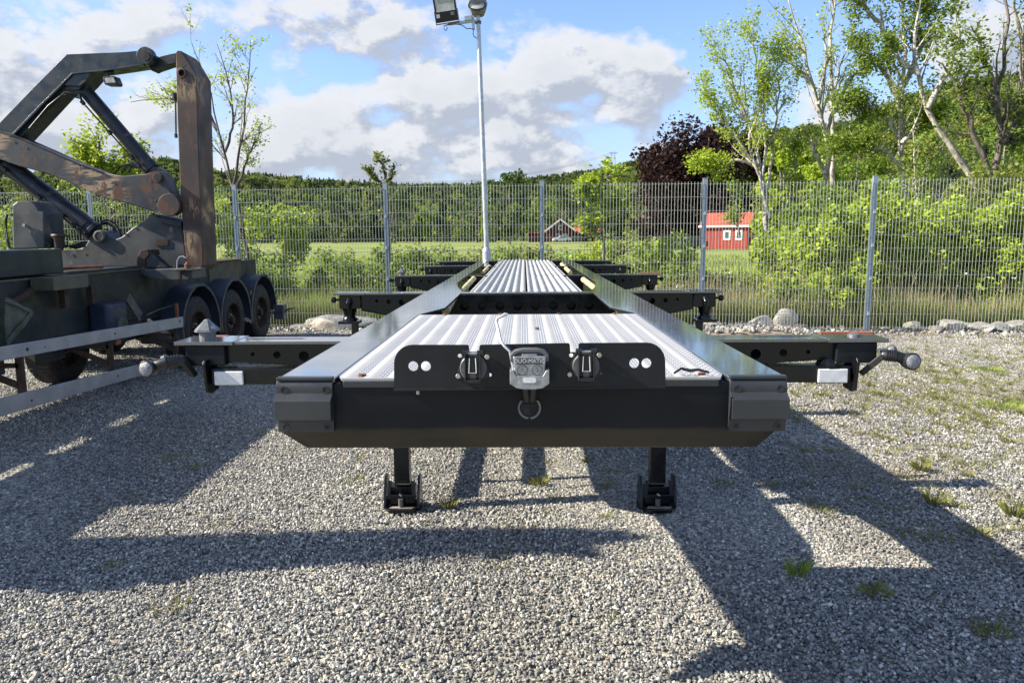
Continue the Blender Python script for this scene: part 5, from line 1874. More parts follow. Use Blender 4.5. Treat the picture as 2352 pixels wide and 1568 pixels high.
for i, (x, y, rad, h, lab) in enumerate(TUFTS):
    p = ptz(x, y, 0)
    V, Fq = tuft_mesh('grass_tuft', p.x, p.y, rad * (1 if rad < .1 else 1.7), h * (1 if rad < .1 else .55), 110 if rad < .1 else 300, 'grass', 100 + i)
    o_ = np_mesh('grass_tuft', V, Fq, 'grass' if i in (0, 8, 9) else 'weed')
    tag(o_, lab, 'grass tuft', 'grass tufts in the gravel')
Vs, Fs, o2 = [], [], 0
for i in range(2200):
    if rs.uniform() < .72:
        x, y = rs.uniform(1.9, 9.5), rs.uniform(4.0, 13.2)
        if rs.uniform() < .45:
            x, y = rs.normal(5.0, .9), rs.normal(8.0, 1.5)
        if x > .74 * y + .4 or x < .30 * y + .4 or y > 13.3:
            continue
    else:
        x, y = rs.uniform(-3, 4), rs.uniform(3.2, 9)
        if rs.uniform() < .85:
            continue
    V, Fq = tuft_mesh('', x, y, rs.uniform(.02, .10), rs.uniform(.02, .075), rs.randint(12, 46), None, 300 + i)
    Vs.append(V)
    Fs.append(Fq + o2)
    o2 += len(V)
half = len(Vs) * 2 // 3
o_ = np_mesh('yard_weeds', np.concatenate(Vs), np.concatenate(Fs), 'weed')
tag(o_, 'sparse moss and small weeds pushing through the gravel', 'weeds', kind='stuff')


# --- rocks along the fence
def rock(x, y, w, h, Y, seed, label, mat='rock', group='pale rocks along the fence', flat=1.0):
    """x, y: picture point of its base middle; w, h in metres"""
    r_ = random.Random(seed)
    c = pt(x, y, 14.0)
    Y = fence_y(c.x) + .16 + .12 * (seed % 3)
    c = pt(x, y, Y)
    bm = bmesh.new()
    bmesh.ops.create_icosphere(bm, subdivisions=3, radius=1)
    off = Vector((r_.uniform(0, 50), r_.uniform(0, 50), 0))
    from mathutils import noise as mn
    for v in bm.verts:
        n_ = mn.noise(v.co * 1.1 + off) * .42 + mn.noise(v.co * 2.7 + off) * .17 + mn.noise(v.co * 7 + off) * .05
        q = v.co * (1 + n_)
        for pl in range(9):
            pr_ = random.Random(seed * 7 + pl)
            nn = Vector((pr_.uniform(-1, 1), pr_.uniform(-1, 1), pr_.uniform(-.2, 1))).normalized()
            d_ = q.dot(nn) - .72
            if d_ > 0:
                q -= nn * d_ * .85
        v.co = q
    me = bpy.data.meshes.new('rock')
    for v in bm.verts:
        v.co = Vector((v.co.x * w / 2, v.co.y * w * .4, v.co.z * h * .55 + h * .38))
    bm.to_mesh(me)
    bm.free()
    me.shade_smooth()
    me.set_sharp_from_angle(angle=R(28))
    me.materials.append(M[mat])
    o_ = bpy.data.objects.new('rock', me)
    COL.objects.link(o_)
    o_.location = (c.x, Y, 0)
    o_.rotation_euler.z = r_.uniform(-.4, .4)
    tag(o_, label, 'rock', group)
    return o_


rock(1802, 748, .50, .52, 14.35, 1, 'tall upright pale boulder standing behind the fence')
rock(1750, 750, .55, .30, 14.2, 2, 'low pale boulder lying left of the tall one')
rock(1838, 752, .30, .16, 14.6, 3, 'small dark rock lying right of the tall boulder', 'rock_dark')
rock(1640, 745, .42, .20, 14.4, 4, 'pale rock peeping out under the second right arm')
rock(770, 772, 1.5, .30, 14.0, 5, 'long flat pale slab lying behind the left arm')
rock(690, 776, .5, .10, 14.1, 6, 'flat pale stone left of the long slab')
RX = [(2095, 762, .36, .20), (2150, 764, .30, .14), (2180, 760, .5, .26), (2215, 764, .40, .18), (2250, 762, .55, .22), (2292, 764, .5, .20), (2330, 763, .55, .22), (2062, 765, .2, .08),
      (2120, 768, .2, .08), (2030, 766, .16, .07), (1905, 762, .16, .08), (1935, 764, .12, .06), (2275, 768, .25, .10), (2370, 766, .4, .2)]
RL = ['pale rock at the left end of the long row', 'flat pale rock next to the end of the row', 'tallest pale rock of the row behind the fence', 'flat slab in the middle of the rock row',
      'broad pale rock right of the middle of the row', 'layered pale rock near the right of the row', 'broad pale rock at the right picture edge', 'pebble-sized rock right of the rightmost post',
      'small stone in front of the rock row', 'small stone left of the rock row', 'small stone left of the rightmost post', 'tiny stone beside the post foot', 'small stone before the broad rock', 'rock cut by the picture edge']
for i, (x, y, w, h) in enumerate(RX):
    rock(x, y, w, h, 13.65 + .3 * (i % 3), 20 + i, RL[i])
# rubble by the fence foot
rs = np.random.RandomState(31)
n = 1500
x = np.concatenate([rs.uniform(2.6, 6.0, 600), rs.uniform(-5.5, 12.5, 900)])
y = fence_y(x) + rs.normal(0, .28, n)
z = np.where((x > 2.7) & (x < 5.2), .09 * np.exp(-((x - 4.2) / .9) ** 2), 0) + rs.uniform(0, .03, n)
sz = rs.uniform(.012, .05, n)[:, None]
gb = gn_instances('rubble', np.stack([x, y, z], 1), rs.uniform(0, 6, (n, 3)), sz * rs.uniform(.6, 1.3, (n, 3)), stone_source, 'stone')
tag(gb, 'small rubble heaped at the foot of the fence', 'rubble', kind='stuff')
mb = MB()
vs = []
for j in range(9):
    for i in range(25):
        x = 2.4 + 3.4 * i / 24
        yy = -.7 + 1.5 * j / 8
        vs.append((x, fence_y(x) + yy, .13 * math.exp(-((x - 4.1) / .85) ** 2) * math.exp(-(yy / .42) ** 2) - .012 + .015 * math.sin(x * 17) * math.sin(yy * 13)))
o_ = structure('soil_heap', mb.add(vs, [(j * 25 + i, j * 25 + i + 1, (j + 1) * 25 + i + 1, (j + 1) * 25 + i) for j in range(8) for i in range(24)]), 'rock_dark')
o_.data.shade_smooth()

# --- young trees close behind the fence
tree('young_tree', 'slender young tree with sparse new leaves just right of the rusty mast', 'tree',
     [[(572, 600), (556, 520), (540, 440), (516, 350), (492, 270), (478, 180), (440, 100)], [(535, 430), (548, 360), (560, 280), (570, 180), (575, 95)], [(516, 350), (535, 290), (530, 200), (498, 100)], [(500, 300), (470, 240), (420, 230), (370, 225), (300, 235)],
      [(540, 440), (575, 350), (600, 300)], [(560, 540), (530, 490), (500, 470)]],
     17.0, 3, 'bark_dark', 'leaf_fresh', 2600, .065, r0=.046, r1=.006, kids=(13, 4), ratio=(.30, .40), jitter=.07, spread=(20, 55), up=.12, kid_from=.25)
tree('young_tree', 'bright yellow-green sapling behind the lower crane arm', 'tree', [[(250, 600), (255, 480), (235, 400), (225, 310)], [(250, 480), (280, 400), (300, 340)], [(240, 430), (200, 370), (185, 330)]],
     17.5, 4, 'bark_dark', 'leaf_fresh', 4200, .10, r0=.05, kids=(12, 5), ratio=(.4, .4), jitter=.11, up=.12, kid_from=.1)
tree('ivy_stump', 'dead leaning stem overgrown with leaves behind the second fence post', 'tree', [[(893, 600), (892, 520), (885, 440), (880, 390), (872, 368)], [(890, 520), (860, 470), (840, 440)], [(884, 440), (860, 405), (838, 385)], [(884, 430), (898, 400), (905, 380)]],
     17.0, 5, 'bark_dark', 'leaf_olive', 850, .09, r0=.06, kids=(8, 2), ratio=(.14, .3), jitter=.05, up=.15, kid_from=.1)
tree('young_tree', 'bright green sapling with a drooping tip in front of the red farmhouse', 'tree', [[(1386, 620), (1384, 540), (1378, 470), (1376, 420), (1400, 402), (1440, 405)], [(1380, 540), (1350, 510), (1320, 505)], [(1378, 460), (1350, 440), (1335, 430)], [(1379, 480), (1410, 465), (1430, 460)], [(1376, 430), (1352, 412), (1340, 418)]],
     17.5, 6, 'bark_grey', 'leaf_fresh', 2300, .12, r0=.035, kids=(8, 3), ratio=(.22, .35), jitter=.09, up=.05, kid_from=.1, droop=.02)

# --- tall trees on the right
tree('ash_tree', 'many-stemmed ash tree with thin foliage behind the red shed', 'tree',
     [[(1762, 545), (1752, 430), (1735, 330), (1700, 230), (1672, 150), (1640, 110)], [(1752, 430), (1760, 330), (1745, 230), (1735, 140), (1728, 60)], [(1758, 480), (1775, 350), (1790, 220), (1785, 100)],
      [(1745, 400), (1700, 330), (1650, 260), (1615, 200)], [(1770, 500), (1740, 400), (1715, 330), (1760, 200), (1820, 110)], [(1740, 380), (1690, 370), (1640, 378), (1600, 372)]],
     27, 7, 'bark_pale', 'leaf_fresh', 11000, .105, r0=.085, r1=.012, kids=(17, 5), ratio=(.28, .38), jitter=.14, spread=(18, 48), up=.14, kid_from=.3)
tree('bare_pale_tree', 'forked white-barked tree, almost bare, left of the tall leafy one', 'tree',
     [[(1893, 545), (1897, 400), (1898, 300), (1870, 200), (1850, 120), (1822, 40), (1800, -30)], [(1898, 310), (1915, 250), (1925, 160), (1960, 60)], [(1895, 400), (1865, 330), (1840, 290)], [(1870, 200), (1840, 170), (1800, 120)], [(1880, 240), (1900, 150), (1890, 40)]],
     28, 8, 'bark_pale', 'leaf_fresh', 900, .12, r0=.115, r1=.014, kids=(12, 5), ratio=(.30, .4), jitter=.12, spread=(22, 50), up=.10, kid_from=.35)
tree('bare_pale_tree', 'straight white-barked trunk right beside the forked bare tree', 'tree',
     [[(1918, 545), (1914, 400), (1914, 250), (1905, 130), (1915, 20), (1920, -60)], [(1914, 260), (1950, 190), (1990, 150)]],
     28.6, 9, 'bark_pale', 'leaf_fresh', 1200, .12, r0=.11, r1=.025, kids=(10, 5), ratio=(.25, .4), jitter=.12, spread=(25, 50), up=.10, kid_from=.4)
tree('ash_tree', 'tall pale-trunked tree with the thickest green crown right of centre', 'tree',
     [[(2076, 540), (2074, 415), (2070, 300), (2072, 180), (2076, 60), (2070, -80)], [(2072, 240), (2040, 180), (1990, 120), (1940, 80)], [(2074, 200), (2110, 110), (2130, 0), (2140, -60)], [(2070, 320), (2030, 260), (1980, 230), (1930, 230)],
      [(2074, 120), (2020, 50), (1960, 0), (1930, -60)], [(2072, 380), (2010, 340), (1950, 330), (1900, 340)], [(2072, 330), (2120, 280), (2160, 250)]],
     26, 10, 'bark_pale', 'leaf_mid', 18000, .115, r0=.125, r1=.02, kids=(16, 5), ratio=(.26, .4), jitter=.16, spread=(25, 60), up=.06, kid_from=.3)
tree('leaning_tree', 'tree with a long trunk leaning far to the left', 'tree',
     [[(2252, 460), (2225, 405), (2180, 335), (2140, 270), (2115, 190), (2100, 110), (2110, 20), (2130, -60)], [(2130, 250), (2170, 180), (2200, 100), (2195, 20)], [(2110, 170), (2060, 130), (2030, 90)]],
     25, 11, 'bark_pale', 'leaf_mid', 1500, .13, r0=.13, r1=.02, kids=(9, 4), ratio=(.24, .4), jitter=.14, spread=(25, 55), up=.08, kid_from=.45)
tree('dark_trunk_tree', 'dark-trunked spreading tree near the right picture edge', 'tree',
     [[(2262, 540), (2275, 430), (2298, 330), (2290, 230), (2306, 120), (2310, 0), (2325, -80)], [(2280, 420), (2250, 340), (2215, 260), (2190, 180), (2150, 140)], [(2300, 330), (2350, 260), (2400, 220)], [(2292, 250), (2270, 150), (2230, 60)], [(2298, 320), (2330, 330), (2380, 300)]],
     23, 12, 'bark_dark', 'leaf_mid', 3200, .12, r0=.125, r1=.016, kids=(13, 5), ratio=(.28, .4), jitter=.14, spread=(25, 60), up=.08, kid_from=.3)
tree('bare_branch_tree', 'half-bare tree leaning in from the right picture edge', 'tree',
     [[(2420, 560), (2390, 400), (2350, 250), (2345, 120), (2330, 0), (2320, -60)], [(2380, 360), (2330, 300), (2300, 230)], [(2350, 220), (2380, 100), (2400, 0)]],
     24, 13, 'bark_grey', 'leaf_olive', 1300, .12, r0=.13, r1=.02, kids=(13, 5), ratio=(.28, .4), jitter=.14, spread=(25, 60), up=.08, kid_from=.2)
for i, (x, yb, yt, r_) in enumerate([(2105, 540, 300, .06), (2325, 560, 330, .07), (1695, 545, 430, .045), (1832, 545, 330, .05), (2180, 540, 250, .06)]):
    lab = ['thin young trunk right beside the pale-trunked tree', 'thin pale trunk between the two trees at the right edge', 'thin bare stem left of the ash tree stems', 'thin leafy sapling between the ash tree and the bare pale tree', 'thin leafy sapling under the leaning trunk'][i]
    tree('thin_tree', lab, 'tree', [[(x + 4, yb), (x - 3, (yb + yt) / 2), (x - 8, yt)]], 24.5 + i, 40 + i, 'bark_pale' if i < 2 else 'bark_grey', 'leaf_mid', 700, .12, r0=r_, r1=.012, kids=(10, 4), ratio=(.3, .4), jitter=.12, kid_from=.3, group='thin young trees on the right')

# copper beech
rs = np.random.RandomState(77)


def crown_tree(name, label, x, ybase, ytop, wpx, Y, seed, leafm, n, lsize, bark='bark_dark', lumps=34, group=None, parts_only=False, conic=False, low=.12, cat='tree'):
    """broad tree at distance Y: trunk, limbs and lumps of leaves filling an uneven crown"""
    r_ = np.random.RandomState(seed)
    c = pt(x, ybase, Y)
    h = pt(x, ytop, Y).z
    w = wpx / F_PX * Y
    t_ = thing(name, label, cat, (c.x, Y, 0), group)
    lc = []
    for i in range(lumps):
        if conic:
            hh = low + (1 - low) * r_.uniform(0, 1) ** 1.2
            rr = (1 - hh) * 1.05 * r_.uniform(.3, 1)
            ls = w * (.05 + .13 * (1 - hh))
        else:
            hh = r_.uniform(low, .90)
            k_ = math.sqrt(max(.04, 1 - ((hh - .52) / .50) ** 2))
            rr = k_ * r_.uniform(.25, .86) ** .7
            ls = w * r_.uniform(.085, .16)
        a = r_.uniform(0, 6.28)
        lc.append((math.cos(a) * rr * w / 2, math.sin(a) * rr * w / 2, hh * h, ls))
    lc = np.array(lc)
    if conic:
        lc[0] = (0, 0, h * .95, w * .03)
    paths = [(np.array([[0, 0, -.2], [w * .01, 0, h * .3], [-.01 * w, 0, h * .6], [0, 0, h * .9]]), np.array([h * .02, h * .016, h * .01, h * .003]))]
    for i in range(min(12, lumps)):
        e = lc[i]
        s_ = np.array([0, 0, e[2] * .55])
        paths.append((np.stack([s_, (s_ + e[:3]) / 2 + [0, 0, h * .02], e[:3]]), np.array([h * .008, h * .005, h * .002])))
    V, Fq = tubes_np(paths, 6)
    tr = np_mesh('trunk', V, Fq, bark, None)
    i_ = r_.randint(0, len(lc), n)
    d_ = r_.normal(size=(n, 3))
    d_ /= np.linalg.norm(d_, axis=1, keepdims=True)
    C = lc[i_, :3] + d_ * lc[i_, 3:4] * (r_.uniform(.35, 1.2, (n, 1)))
    cr_ = leaves('crown', C, lsize, leafm, None, aspect=.75, rs=r_)
    for o_ in (tr, cr_):
        o_.parent = t_
        o_.location = (0, 0, 0)
    return t_


crown_tree('copper_beech', 'big dark purple copper beech rising behind the red shed', 1622, 556, 275, 290, 112, 5, 'leaf_beech', 24000, .55, lumps=60)
crown_tree('copper_beech', 'dark purple lower beech mass left of the big copper beech', 1532, 556, 325, 190, 116, 6, 'leaf_beech', 11000, .55, lumps=40)
crown_tree('broad_tree', 'dark round tree with feathery top on the ridge right of the lamp post', 1170, 548, 380, 100, 150, 7, 'leaf_forest', 4500, .55, lumps=26)

# band of single trees beyond the field
protos = []
for i in range(9):
    con = i in (2, 5, 7)
    lm = ['leaf_forest', 'leaf_mid', 'leaf_conifer', 'leaf_forest', 'leaf_olive', 'leaf_conifer', 'leaf_forest', 'leaf_conifer', 'leaf_mid'][i]
    t_ = crown_tree('spruce' if con else 'field_edge_tree', 'x', 1200, 548, 435, 40 if con else 80, 200, 50 + i, lm, 1700, .62 if not con else .5, lumps=22 if not con else 40, conic=con, low=.06)
    protos.append((t_, con, lm))
WORD_X = [(0, 'left of the rusty mast'), (480, 'right of the young tree'), (640, 'left of the second fence post'), (890, 'right of the second fence post'), (1110, 'right of the lamp post'), (1250, 'near the farmhouse'), (1480, 'behind the copper beech'), (1700, 'behind the ash tree'), (2000, 'behind the pale-trunked trees')]
rs = np.random.RandomState(5)
k_ = 0
xs_ = list(np.arange(-60, 1560, 34)) + list(np.arange(1600, 2500, 60))
for i, x in enumerate(xs_):
    x = x + rs.uniform(-14, 14)
    Y = rs.uniform(185, 240) if x < 1560 else rs.uniform(120, 150)
    pi_ = rs.randint(0, 9)
    proto, con, lm = protos[pi_]
    if k_ < 9:
        pi_ = k_
        proto, con, lm = protos[pi_]
        t_ = proto
    else:
        t_ = copy_tree(proto)
    p = pt(x, 548, Y)
    t_.location = (p.x, Y, hill_h(math.atan2(p.x, Y), math.hypot(p.x, Y)) * .9 if Y > 215 else 0)
    s_ = rs.uniform(.75, 1.2) * (1.0 if x < 1560 else .62)
    t_.scale = (s_ * rs.uniform(.9, 1.2), s_, s_ * (.92 if x > 560 and x < 900 else 1))
    t_.rotation_euler.z = rs.uniform(0, 6.28)
    wd = [w_ for x0, w_ in WORD_X if x0 <= max(x, 0)][-1]
    tone = {'leaf_forest': 'dark green', 'leaf_mid': 'mid green', 'leaf_olive': 'olive green', 'leaf_conifer': 'blackish'}[lm]
    lab = f"{tone} {'pointed spruce' if con else 'broadleaf tree'} beyond the field, {wd}"
    tag(t_, lab, 'tree', f"{tone} {'spruces' if con else 'broadleaf trees'} beyond the field {wd}")
    k_ += 1

# each of the single trees gets its place in its own row
rows = {}
for o_ in COL.objects:
    if o_.type == 'EMPTY' and str(o_.get('label', '')).find('beyond the field,') > 0:
        rows.setdefault(o_['label'], []).append(o_)
ORD = ['leftmost', 'second from left', 'third from left', 'fourth from left', 'fifth from left', 'sixth from left', 'seventh from left', 'eighth from left', 'ninth from left', 'tenth from left']
for lab_, L_ in rows.items():
    if len(L_) > 1:
        L_.sort(key=lambda o: o.location.x / o.location.y)
        for i, o_ in enumerate(L_):
            o_['label'] = lab_ + ', ' + ORD[min(i, 9)]

# hillside forest: one mass of instances of the crowns above
srcs = []
for i in range(6):
    proto = protos[i][0]
    srcs.append([c for c in proto.children if c.name.startswith('crown')][0])


def forest_source(g):
    j = g.nodes.new('GeometryNodeGeometryToInstance')
    for s_ in reversed(srcs):
        oi_ = g.nodes.new('GeometryNodeObjectInfo')
        oi_.inputs['Object'].default_value = s_
        oi_.inputs['As Instance'].default_value = True
        oi_.transform_space = 'ORIGINAL'
        g.links.new(oi_.outputs['Geometry'], j.inputs[0])
    return j.outputs[0]


pts_, sc_, rt_, ix_ = [], [], [], []
for _ in range(9000):
    a = rs.uniform(R(-42), R(42))
    h, rr = ridge_at(a)
    r0 = 225 if rr > 450 else 95 + (rr - 300) * .8
    r_ = r0 + (rr * 1.04 - r0) * rs.uniform(0, 1) ** .8
    z = hill_h(a, r_)
    pts_.append((r_ * math.sin(a), r_ * math.cos(a), z - .5))
    # the source crowns are about 15 m tall
    s_ = rs.uniform(.6, 1.05) * (TREE_H / 15)
    sc_.append((s_ * 1.1, s_ * 1.1, s_))
    rt_.append((0, 0, rs.uniform(0, 6.28)))
    con_p = .45 if a < R(5) else .15
    ix_.append(rs.choice([2, 5]) if rs.uniform() < con_p else rs.choice([0, 1, 3, 4]))
fo = gn_instances('hillside_forest', pts_, rt_, sc_, forest_source, None, idx=ix_)
tag(fo, 'dense mixed forest covering the hills', 'forest', kind='stuff')

# --- bushes behind the fence
BU = [  # x, width m, height m, Y, leaf, count, size, label
    (640, 2.1, 2.55, 18.5, 'leaf_fresh', 5000, .09, 'tall bright bush right of the young tree trunk'),
    (520, 1.5, 2.3, 17.8, 'leaf_fresh', 3200, .09, 'bright bush left of the young tree trunk'),
    (585, 1.5, 1.1, 16.6, 'leaf_mid', 3600, .08, 'low dark bush at the foot of the young tree'),
    (700, 1.5, 1.0, 19.0, 'leaf_mid', 2600, .08, 'low bush right of the tall bright bush'),
    (60, 2.4, 2.5, 19.0, 'leaf_fresh', 3600, .10, 'bright bush seen behind the control box'),
    (330, 2.3, 2.4, 18.0, 'leaf_fresh', 3600, .10, 'bright bush behind the crane pedestal'),
    (780, 1.9, 1.45, 21, 'leaf_mid', 2400, .09, 'low dark bush in the hedge line left of the second post'),
    (850, 1.9, 1.45, 21, 'leaf_mid', 2400, .09, 'rounded dark bush just left of the overgrown stem'),
    (935, 1.9, 1.45, 21, 'leaf_mid', 2600, .09, 'dark bush in the hedge line right of the second post'),
    (1010, 1.9, 1.45, 21, 'leaf_mid', 2600, .09, 'dark bush in the hedge line midway to the lamp post'),
    (1080, 1.7, 1.5, 20, 'leaf_olive', 2600, .09, 'olive bush left of the lamp post foot'),
    (1160, 1.9, 1.45, 21, 'leaf_mid', 2200, .09, 'small dark bush right of the lamp post foot'),
    (1225, 1.6, 1.45, 20, 'leaf_olive', 2200, .09, 'small olive bush left of the middle fence post'),
    (1290, 1.5, 1.4, 19, 'leaf_mid', 2200, .09, 'small bush right of the middle fence post'),
    (1350, 1.8, 1.7, 18, 'leaf_fresh', 3000, .09, 'bright bush under the sapling'),
    (1445, 1.9, 1.85, 19, 'leaf_olive', 3400, .09, 'olive bush right of the sapling'),
    (1520, 1.7, 1.8, 18, 'leaf_fresh', 3200, .09, 'bright bush between the sapling and the fourth post'),
    (1575, 1.3, 1.2, 17, 'leaf_mid', 2200, .08, 'small bush left of the fourth post'),
    (1680, 1.6, .75, 17.5, 'leaf_mid', 3800, .09, 'mid green bush below the red shed'),
    (1800, 1.6, 1.8, 17.5, 'leaf_fresh', 5000, .10, 'bright bush below the ash tree stems'),
    (1860, 2.0, 2.0, 16.8, 'leaf_fresh', 6000, .10, 'tall bright bush left of the rightmost post'),
    (1935, 1.9, 2.5, 16.0, 'leaf_fresh', 7000, .10, 'tall dense bush directly left of the rightmost post'),
    (2020, 1.9, 2.6, 16.4, 'leaf_fresh', 7000, .10, 'tall dense bush directly right of the rightmost post'),
    (2100, 2.2, 2.5, 16.8, 'leaf_fresh', 7000, .10, 'dense bright bush second right of the post'),
    (2190, 2.2, 2.7, 16.8, 'leaf_fresh', 7000, .10, 'dense bright bush third right of the post'),
    (2280, 2.2, 2.6, 16.6, 'leaf_fresh', 7000, .10, 'dense bright bush fourth right of the post'),
    (2370, 2.4, 2.8, 16.4, 'leaf_fresh', 7000, .10, 'dense bright bush at the right picture edge'),
    (1960, 1.2, 1.0, 14.9, 'leaf_fresh', 2800, .08, 'small leafy weed bush right behind the rightmost post'),
    (1840, 1.3, .9, 15.3, 'leaf_mid', 2600, .08, 'low leafy bush behind the tall boulder'),
    (2050, 3.2, 3.4, 20.5, 'leaf_mid', 7000, .12, 'taller dark bush behind the bright ones, right of the post'),
    (2240, 3.4, 3.5, 20.5, 'leaf_olive', 7000, .12, 'taller olive bush behind the bright ones, far right'),
    (1860, 3.0, 3.0, 21.5, 'leaf_mid', 6500, .12, 'taller dark bush behind the bare pale tree'),
    (2420, 3.4, 3.6, 20.5, 'leaf_mid', 6000, .12, 'taller dark bush at the far right edge'),
]
for i, (x, w, h, Y, lm, n, ls, lab) in enumerate(BU):
    bush('bush', lab, x, 600, w, h, Y, 200 + i, lm, n, ls, group='bushes behind the fence', lumps=22)
# mid-distance leafy trees filling the right background
for i, (x, yt, w, Y, lm, lab) in enumerate([
        (1800, 400, 150, 45, 'leaf_olive', 'olive tree mass behind the ash tree stems'), (1795, 305, 120, 33, 'leaf_fresh', 'bright green crown right of the ash tree stems'), (1960, 330, 190, 48, 'leaf_mid', 'green tree mass behind the forked bare tree'),
        (2150, 300, 220, 50, 'leaf_olive', 'olive tree mass behind the leaning trunk'), (2290, 280, 220, 46, 'leaf_mid', 'green tree mass behind the dark-trunked tree'),
        (2440, 270, 220, 44, 'leaf_mid', 'green tree mass at the right picture edge'), (1870, 350, 120, 42, 'leaf_fresh', 'bright tree mass left of the white trunks'),
        (2030, 400, 160, 38, 'leaf_fresh', 'bright low tree mass under the thick crown'), (1735, 300, 100, 110, 'leaf_mid', 'green crown rising behind the red shed')]):
    crown_tree('leafy_tree', lab, x, 560, yt, w, Y, 400 + i, lm, 8000, .22, bark='bark_grey', lumps=44, low=.03)

# ------------------------------------------------------------ red shed, farmhouse, cars, pylon
sh = pt(1675, 570, 92)
t_ = thing('red_shed', 'small red wooden shed with orange-red roof and two white-framed windows', 'shed', (sh.x, 92, 0))
ang = R(-32)
cs, sn = math.cos(ang), math.sin(ang)


def shq(u, v, z):
    return Vector((sh.x + u * cs - v * sn, 92 + u * sn + v * cs, z))


def shbox(u0, u1, v0, v1, z0, z1):
    v_ = [shq(u, v, z) for z in (z0, z1) for u, v in ((u0, v0), (u1, v0), (u1, v1), (u0, v1))]
    return MB().add(v_, [(0, 1, 2, 3), (7, 6, 5, 4), (0, 4, 5, 1), (1, 5, 6, 2), (2, 6, 7, 3), (3, 7, 4, 0)])


wl, wd_, hw_ = 2.7, 2.2, 2.75
mbw = MB().add([shq(-wl, -wd_, 0), shq(wl, -wd_, 0), shq(wl, wd_, 0), shq(-wl, wd_, 0), shq(-wl, -wd_, hw_), shq(wl, -wd_, hw_), shq(wl, wd_, hw_), shq(-wl, wd_, hw_), shq(-wl, 0, hw_ + 1.35), shq(wl, 0, hw_ + 1.35)],
               [(0, 1, 5, 4), (1, 2, 6, 9, 5), (2, 3, 7, 6), (3, 0, 4, 8, 7), (4, 5, 9, 8), (6, 7, 8, 9)])
obj('wall', mbw, 'falu', t_)
rf = MB()
for s_ in (-1, 1):
    e0, e1_ = shq(-wl - .3, s_ * (wd_ + .35), hw_ - .16), shq(wl + .3, s_ * (wd_ + .35), hw_ - .16)
    r0_, r1_ = shq(-wl - .3, 0, hw_ + 1.42), shq(wl + .3, 0, hw_ + 1.42)
    up_ = Vector((0, 0, .12))
    rf.add([e0, e1_, r1_, r0_, e0 + up_, e1_ + up_, r1_ + up_, r0_ + up_], [(3, 2, 1, 0), (4, 5, 6, 7), (0, 1, 5, 4), (1, 2, 6, 5), (2, 3, 7, 6), (3, 0, 4, 7)])
rr_ = obj('roof', rf, 'tile', t_)
obj('fascia', shbox(-wl - .32, wl + .32, -wd_ - .42, -wd_ - .36, hw_ - .22, hw_ + .0), 'trim', rr_)
nb_ = MB()
for i in range(34):
    u = -wl + 2 * wl * i / 33
    nb_.add(shbox(u - .03, u + .03, -wd_ - .025, -wd_ - .001, .1, hw_ - .1).v, [(0, 1, 2, 3), (7, 6, 5, 4), (0, 4, 5, 1), (1, 5, 6, 2), (2, 6, 7, 3), (3, 7, 4, 0)])
o_ = obj('cover_batten', nb_, 'falu', t_)
o_['kind'] = 'stuff'
for u in (.35, 1.75):
    w_ = obj('window', shbox(u - .42, u + .42, -wd_ - .08, -wd_ - .02, 1.05, 2.2), 'trim', t_)
    obj('pane', shbox(u - .24, u + .24, -wd_ - .10, -wd_ - .085, 1.25, 2.0), 'pane', w_)
obj('corner_board', shbox(-wl - .02, -wl + .22, -wd_ - .06, -wd_ - .02, 0, 1.6), 'trim', t_)

# farmhouse with gable to the yard and a lower wing
fh = pt(1287, 545, 190)
t_ = thing('farmhouse', 'dark red farmhouse with orange roof and lower wing far across the field', 'house', (fh.x, 190, 0))


def hbox(x0, x1, y0, y1, z0, z1):
    return MB().box(fh.x + x0, fh.x + x1, 190 + y0, 190 + y1, z0, z1)


mbw = MB().add([(fh.x - 3.2, 190, 0), (fh.x + 3.2, 190, 0), (fh.x + 3.2, 190, 3.0), (fh.x, 190, 5.4), (fh.x - 3.2, 190, 3.0), (fh.x - 3.2, 199, 0), (fh.x + 3.2, 199, 0), (fh.x + 3.2, 199, 3.0), (fh.x, 199, 5.4), (fh.x - 3.2, 199, 3.0)],
               [(0, 1, 2, 3, 4), (9, 8, 7, 6, 5), (0, 5, 6, 1), (1, 6, 7, 2), (0, 4, 9, 5)])
obj('wall', mbw, 'falu_dark', t_)
rf = MB()
for s_ in (-1, 1):
    rf.add([(fh.x + s_ * 3.8, 189.5, 2.55), (fh.x, 189.5, 5.45), (fh.x, 199.5, 5.45), (fh.x + s_ * 3.8, 199.5, 2.55), (fh.x + s_ * 3.8, 189.5, 2.75), (fh.x, 189.5, 5.65), (fh.x, 199.5, 5.65), (fh.x + s_ * 3.8, 199.5, 2.75)],
           [(0, 1, 2, 3), (7, 6, 5, 4), (0, 4, 5, 1), (1, 5, 6, 2), (2, 6, 7, 3), (3, 7, 4, 0)])
r_ = obj('roof', rf, 'tile', t_)
for s_ in (-1, 1):
    obj('bargeboard', MB().bar((fh.x + s_ * 3.85, 189.4, 2.6), (fh.x, 189.4, 5.55), .1, .35), 'trim', r_)
obj('wing', hbox(3.2, 10.5, 2, 8, 0, 2.3), 'falu_dark', t_)
obj('wing_roof', MB().add([(fh.x + 3.0, 191.5, 2.2), (fh.x + 10.8, 191.5, 2.2), (fh.x + 10.4, 195, 3.7), (fh.x + 3.4, 195, 3.7), (fh.x + 3.0, 198.5, 2.2), (fh.x + 10.8, 198.5, 2.2)], [(0, 1, 2, 3), (3, 2, 5, 4), (0, 3, 4), (1, 5, 2)]), 'tile', t_)
obj('low_wing', hbox(-8, -3.2, 2, 8, 0, 2.2), 'falu_dark', t_)
obj('low_wing_roof', hbox(-8.3, -3.0, 1.6, 8.4, 2.2, 2.45), 'tile', t_)
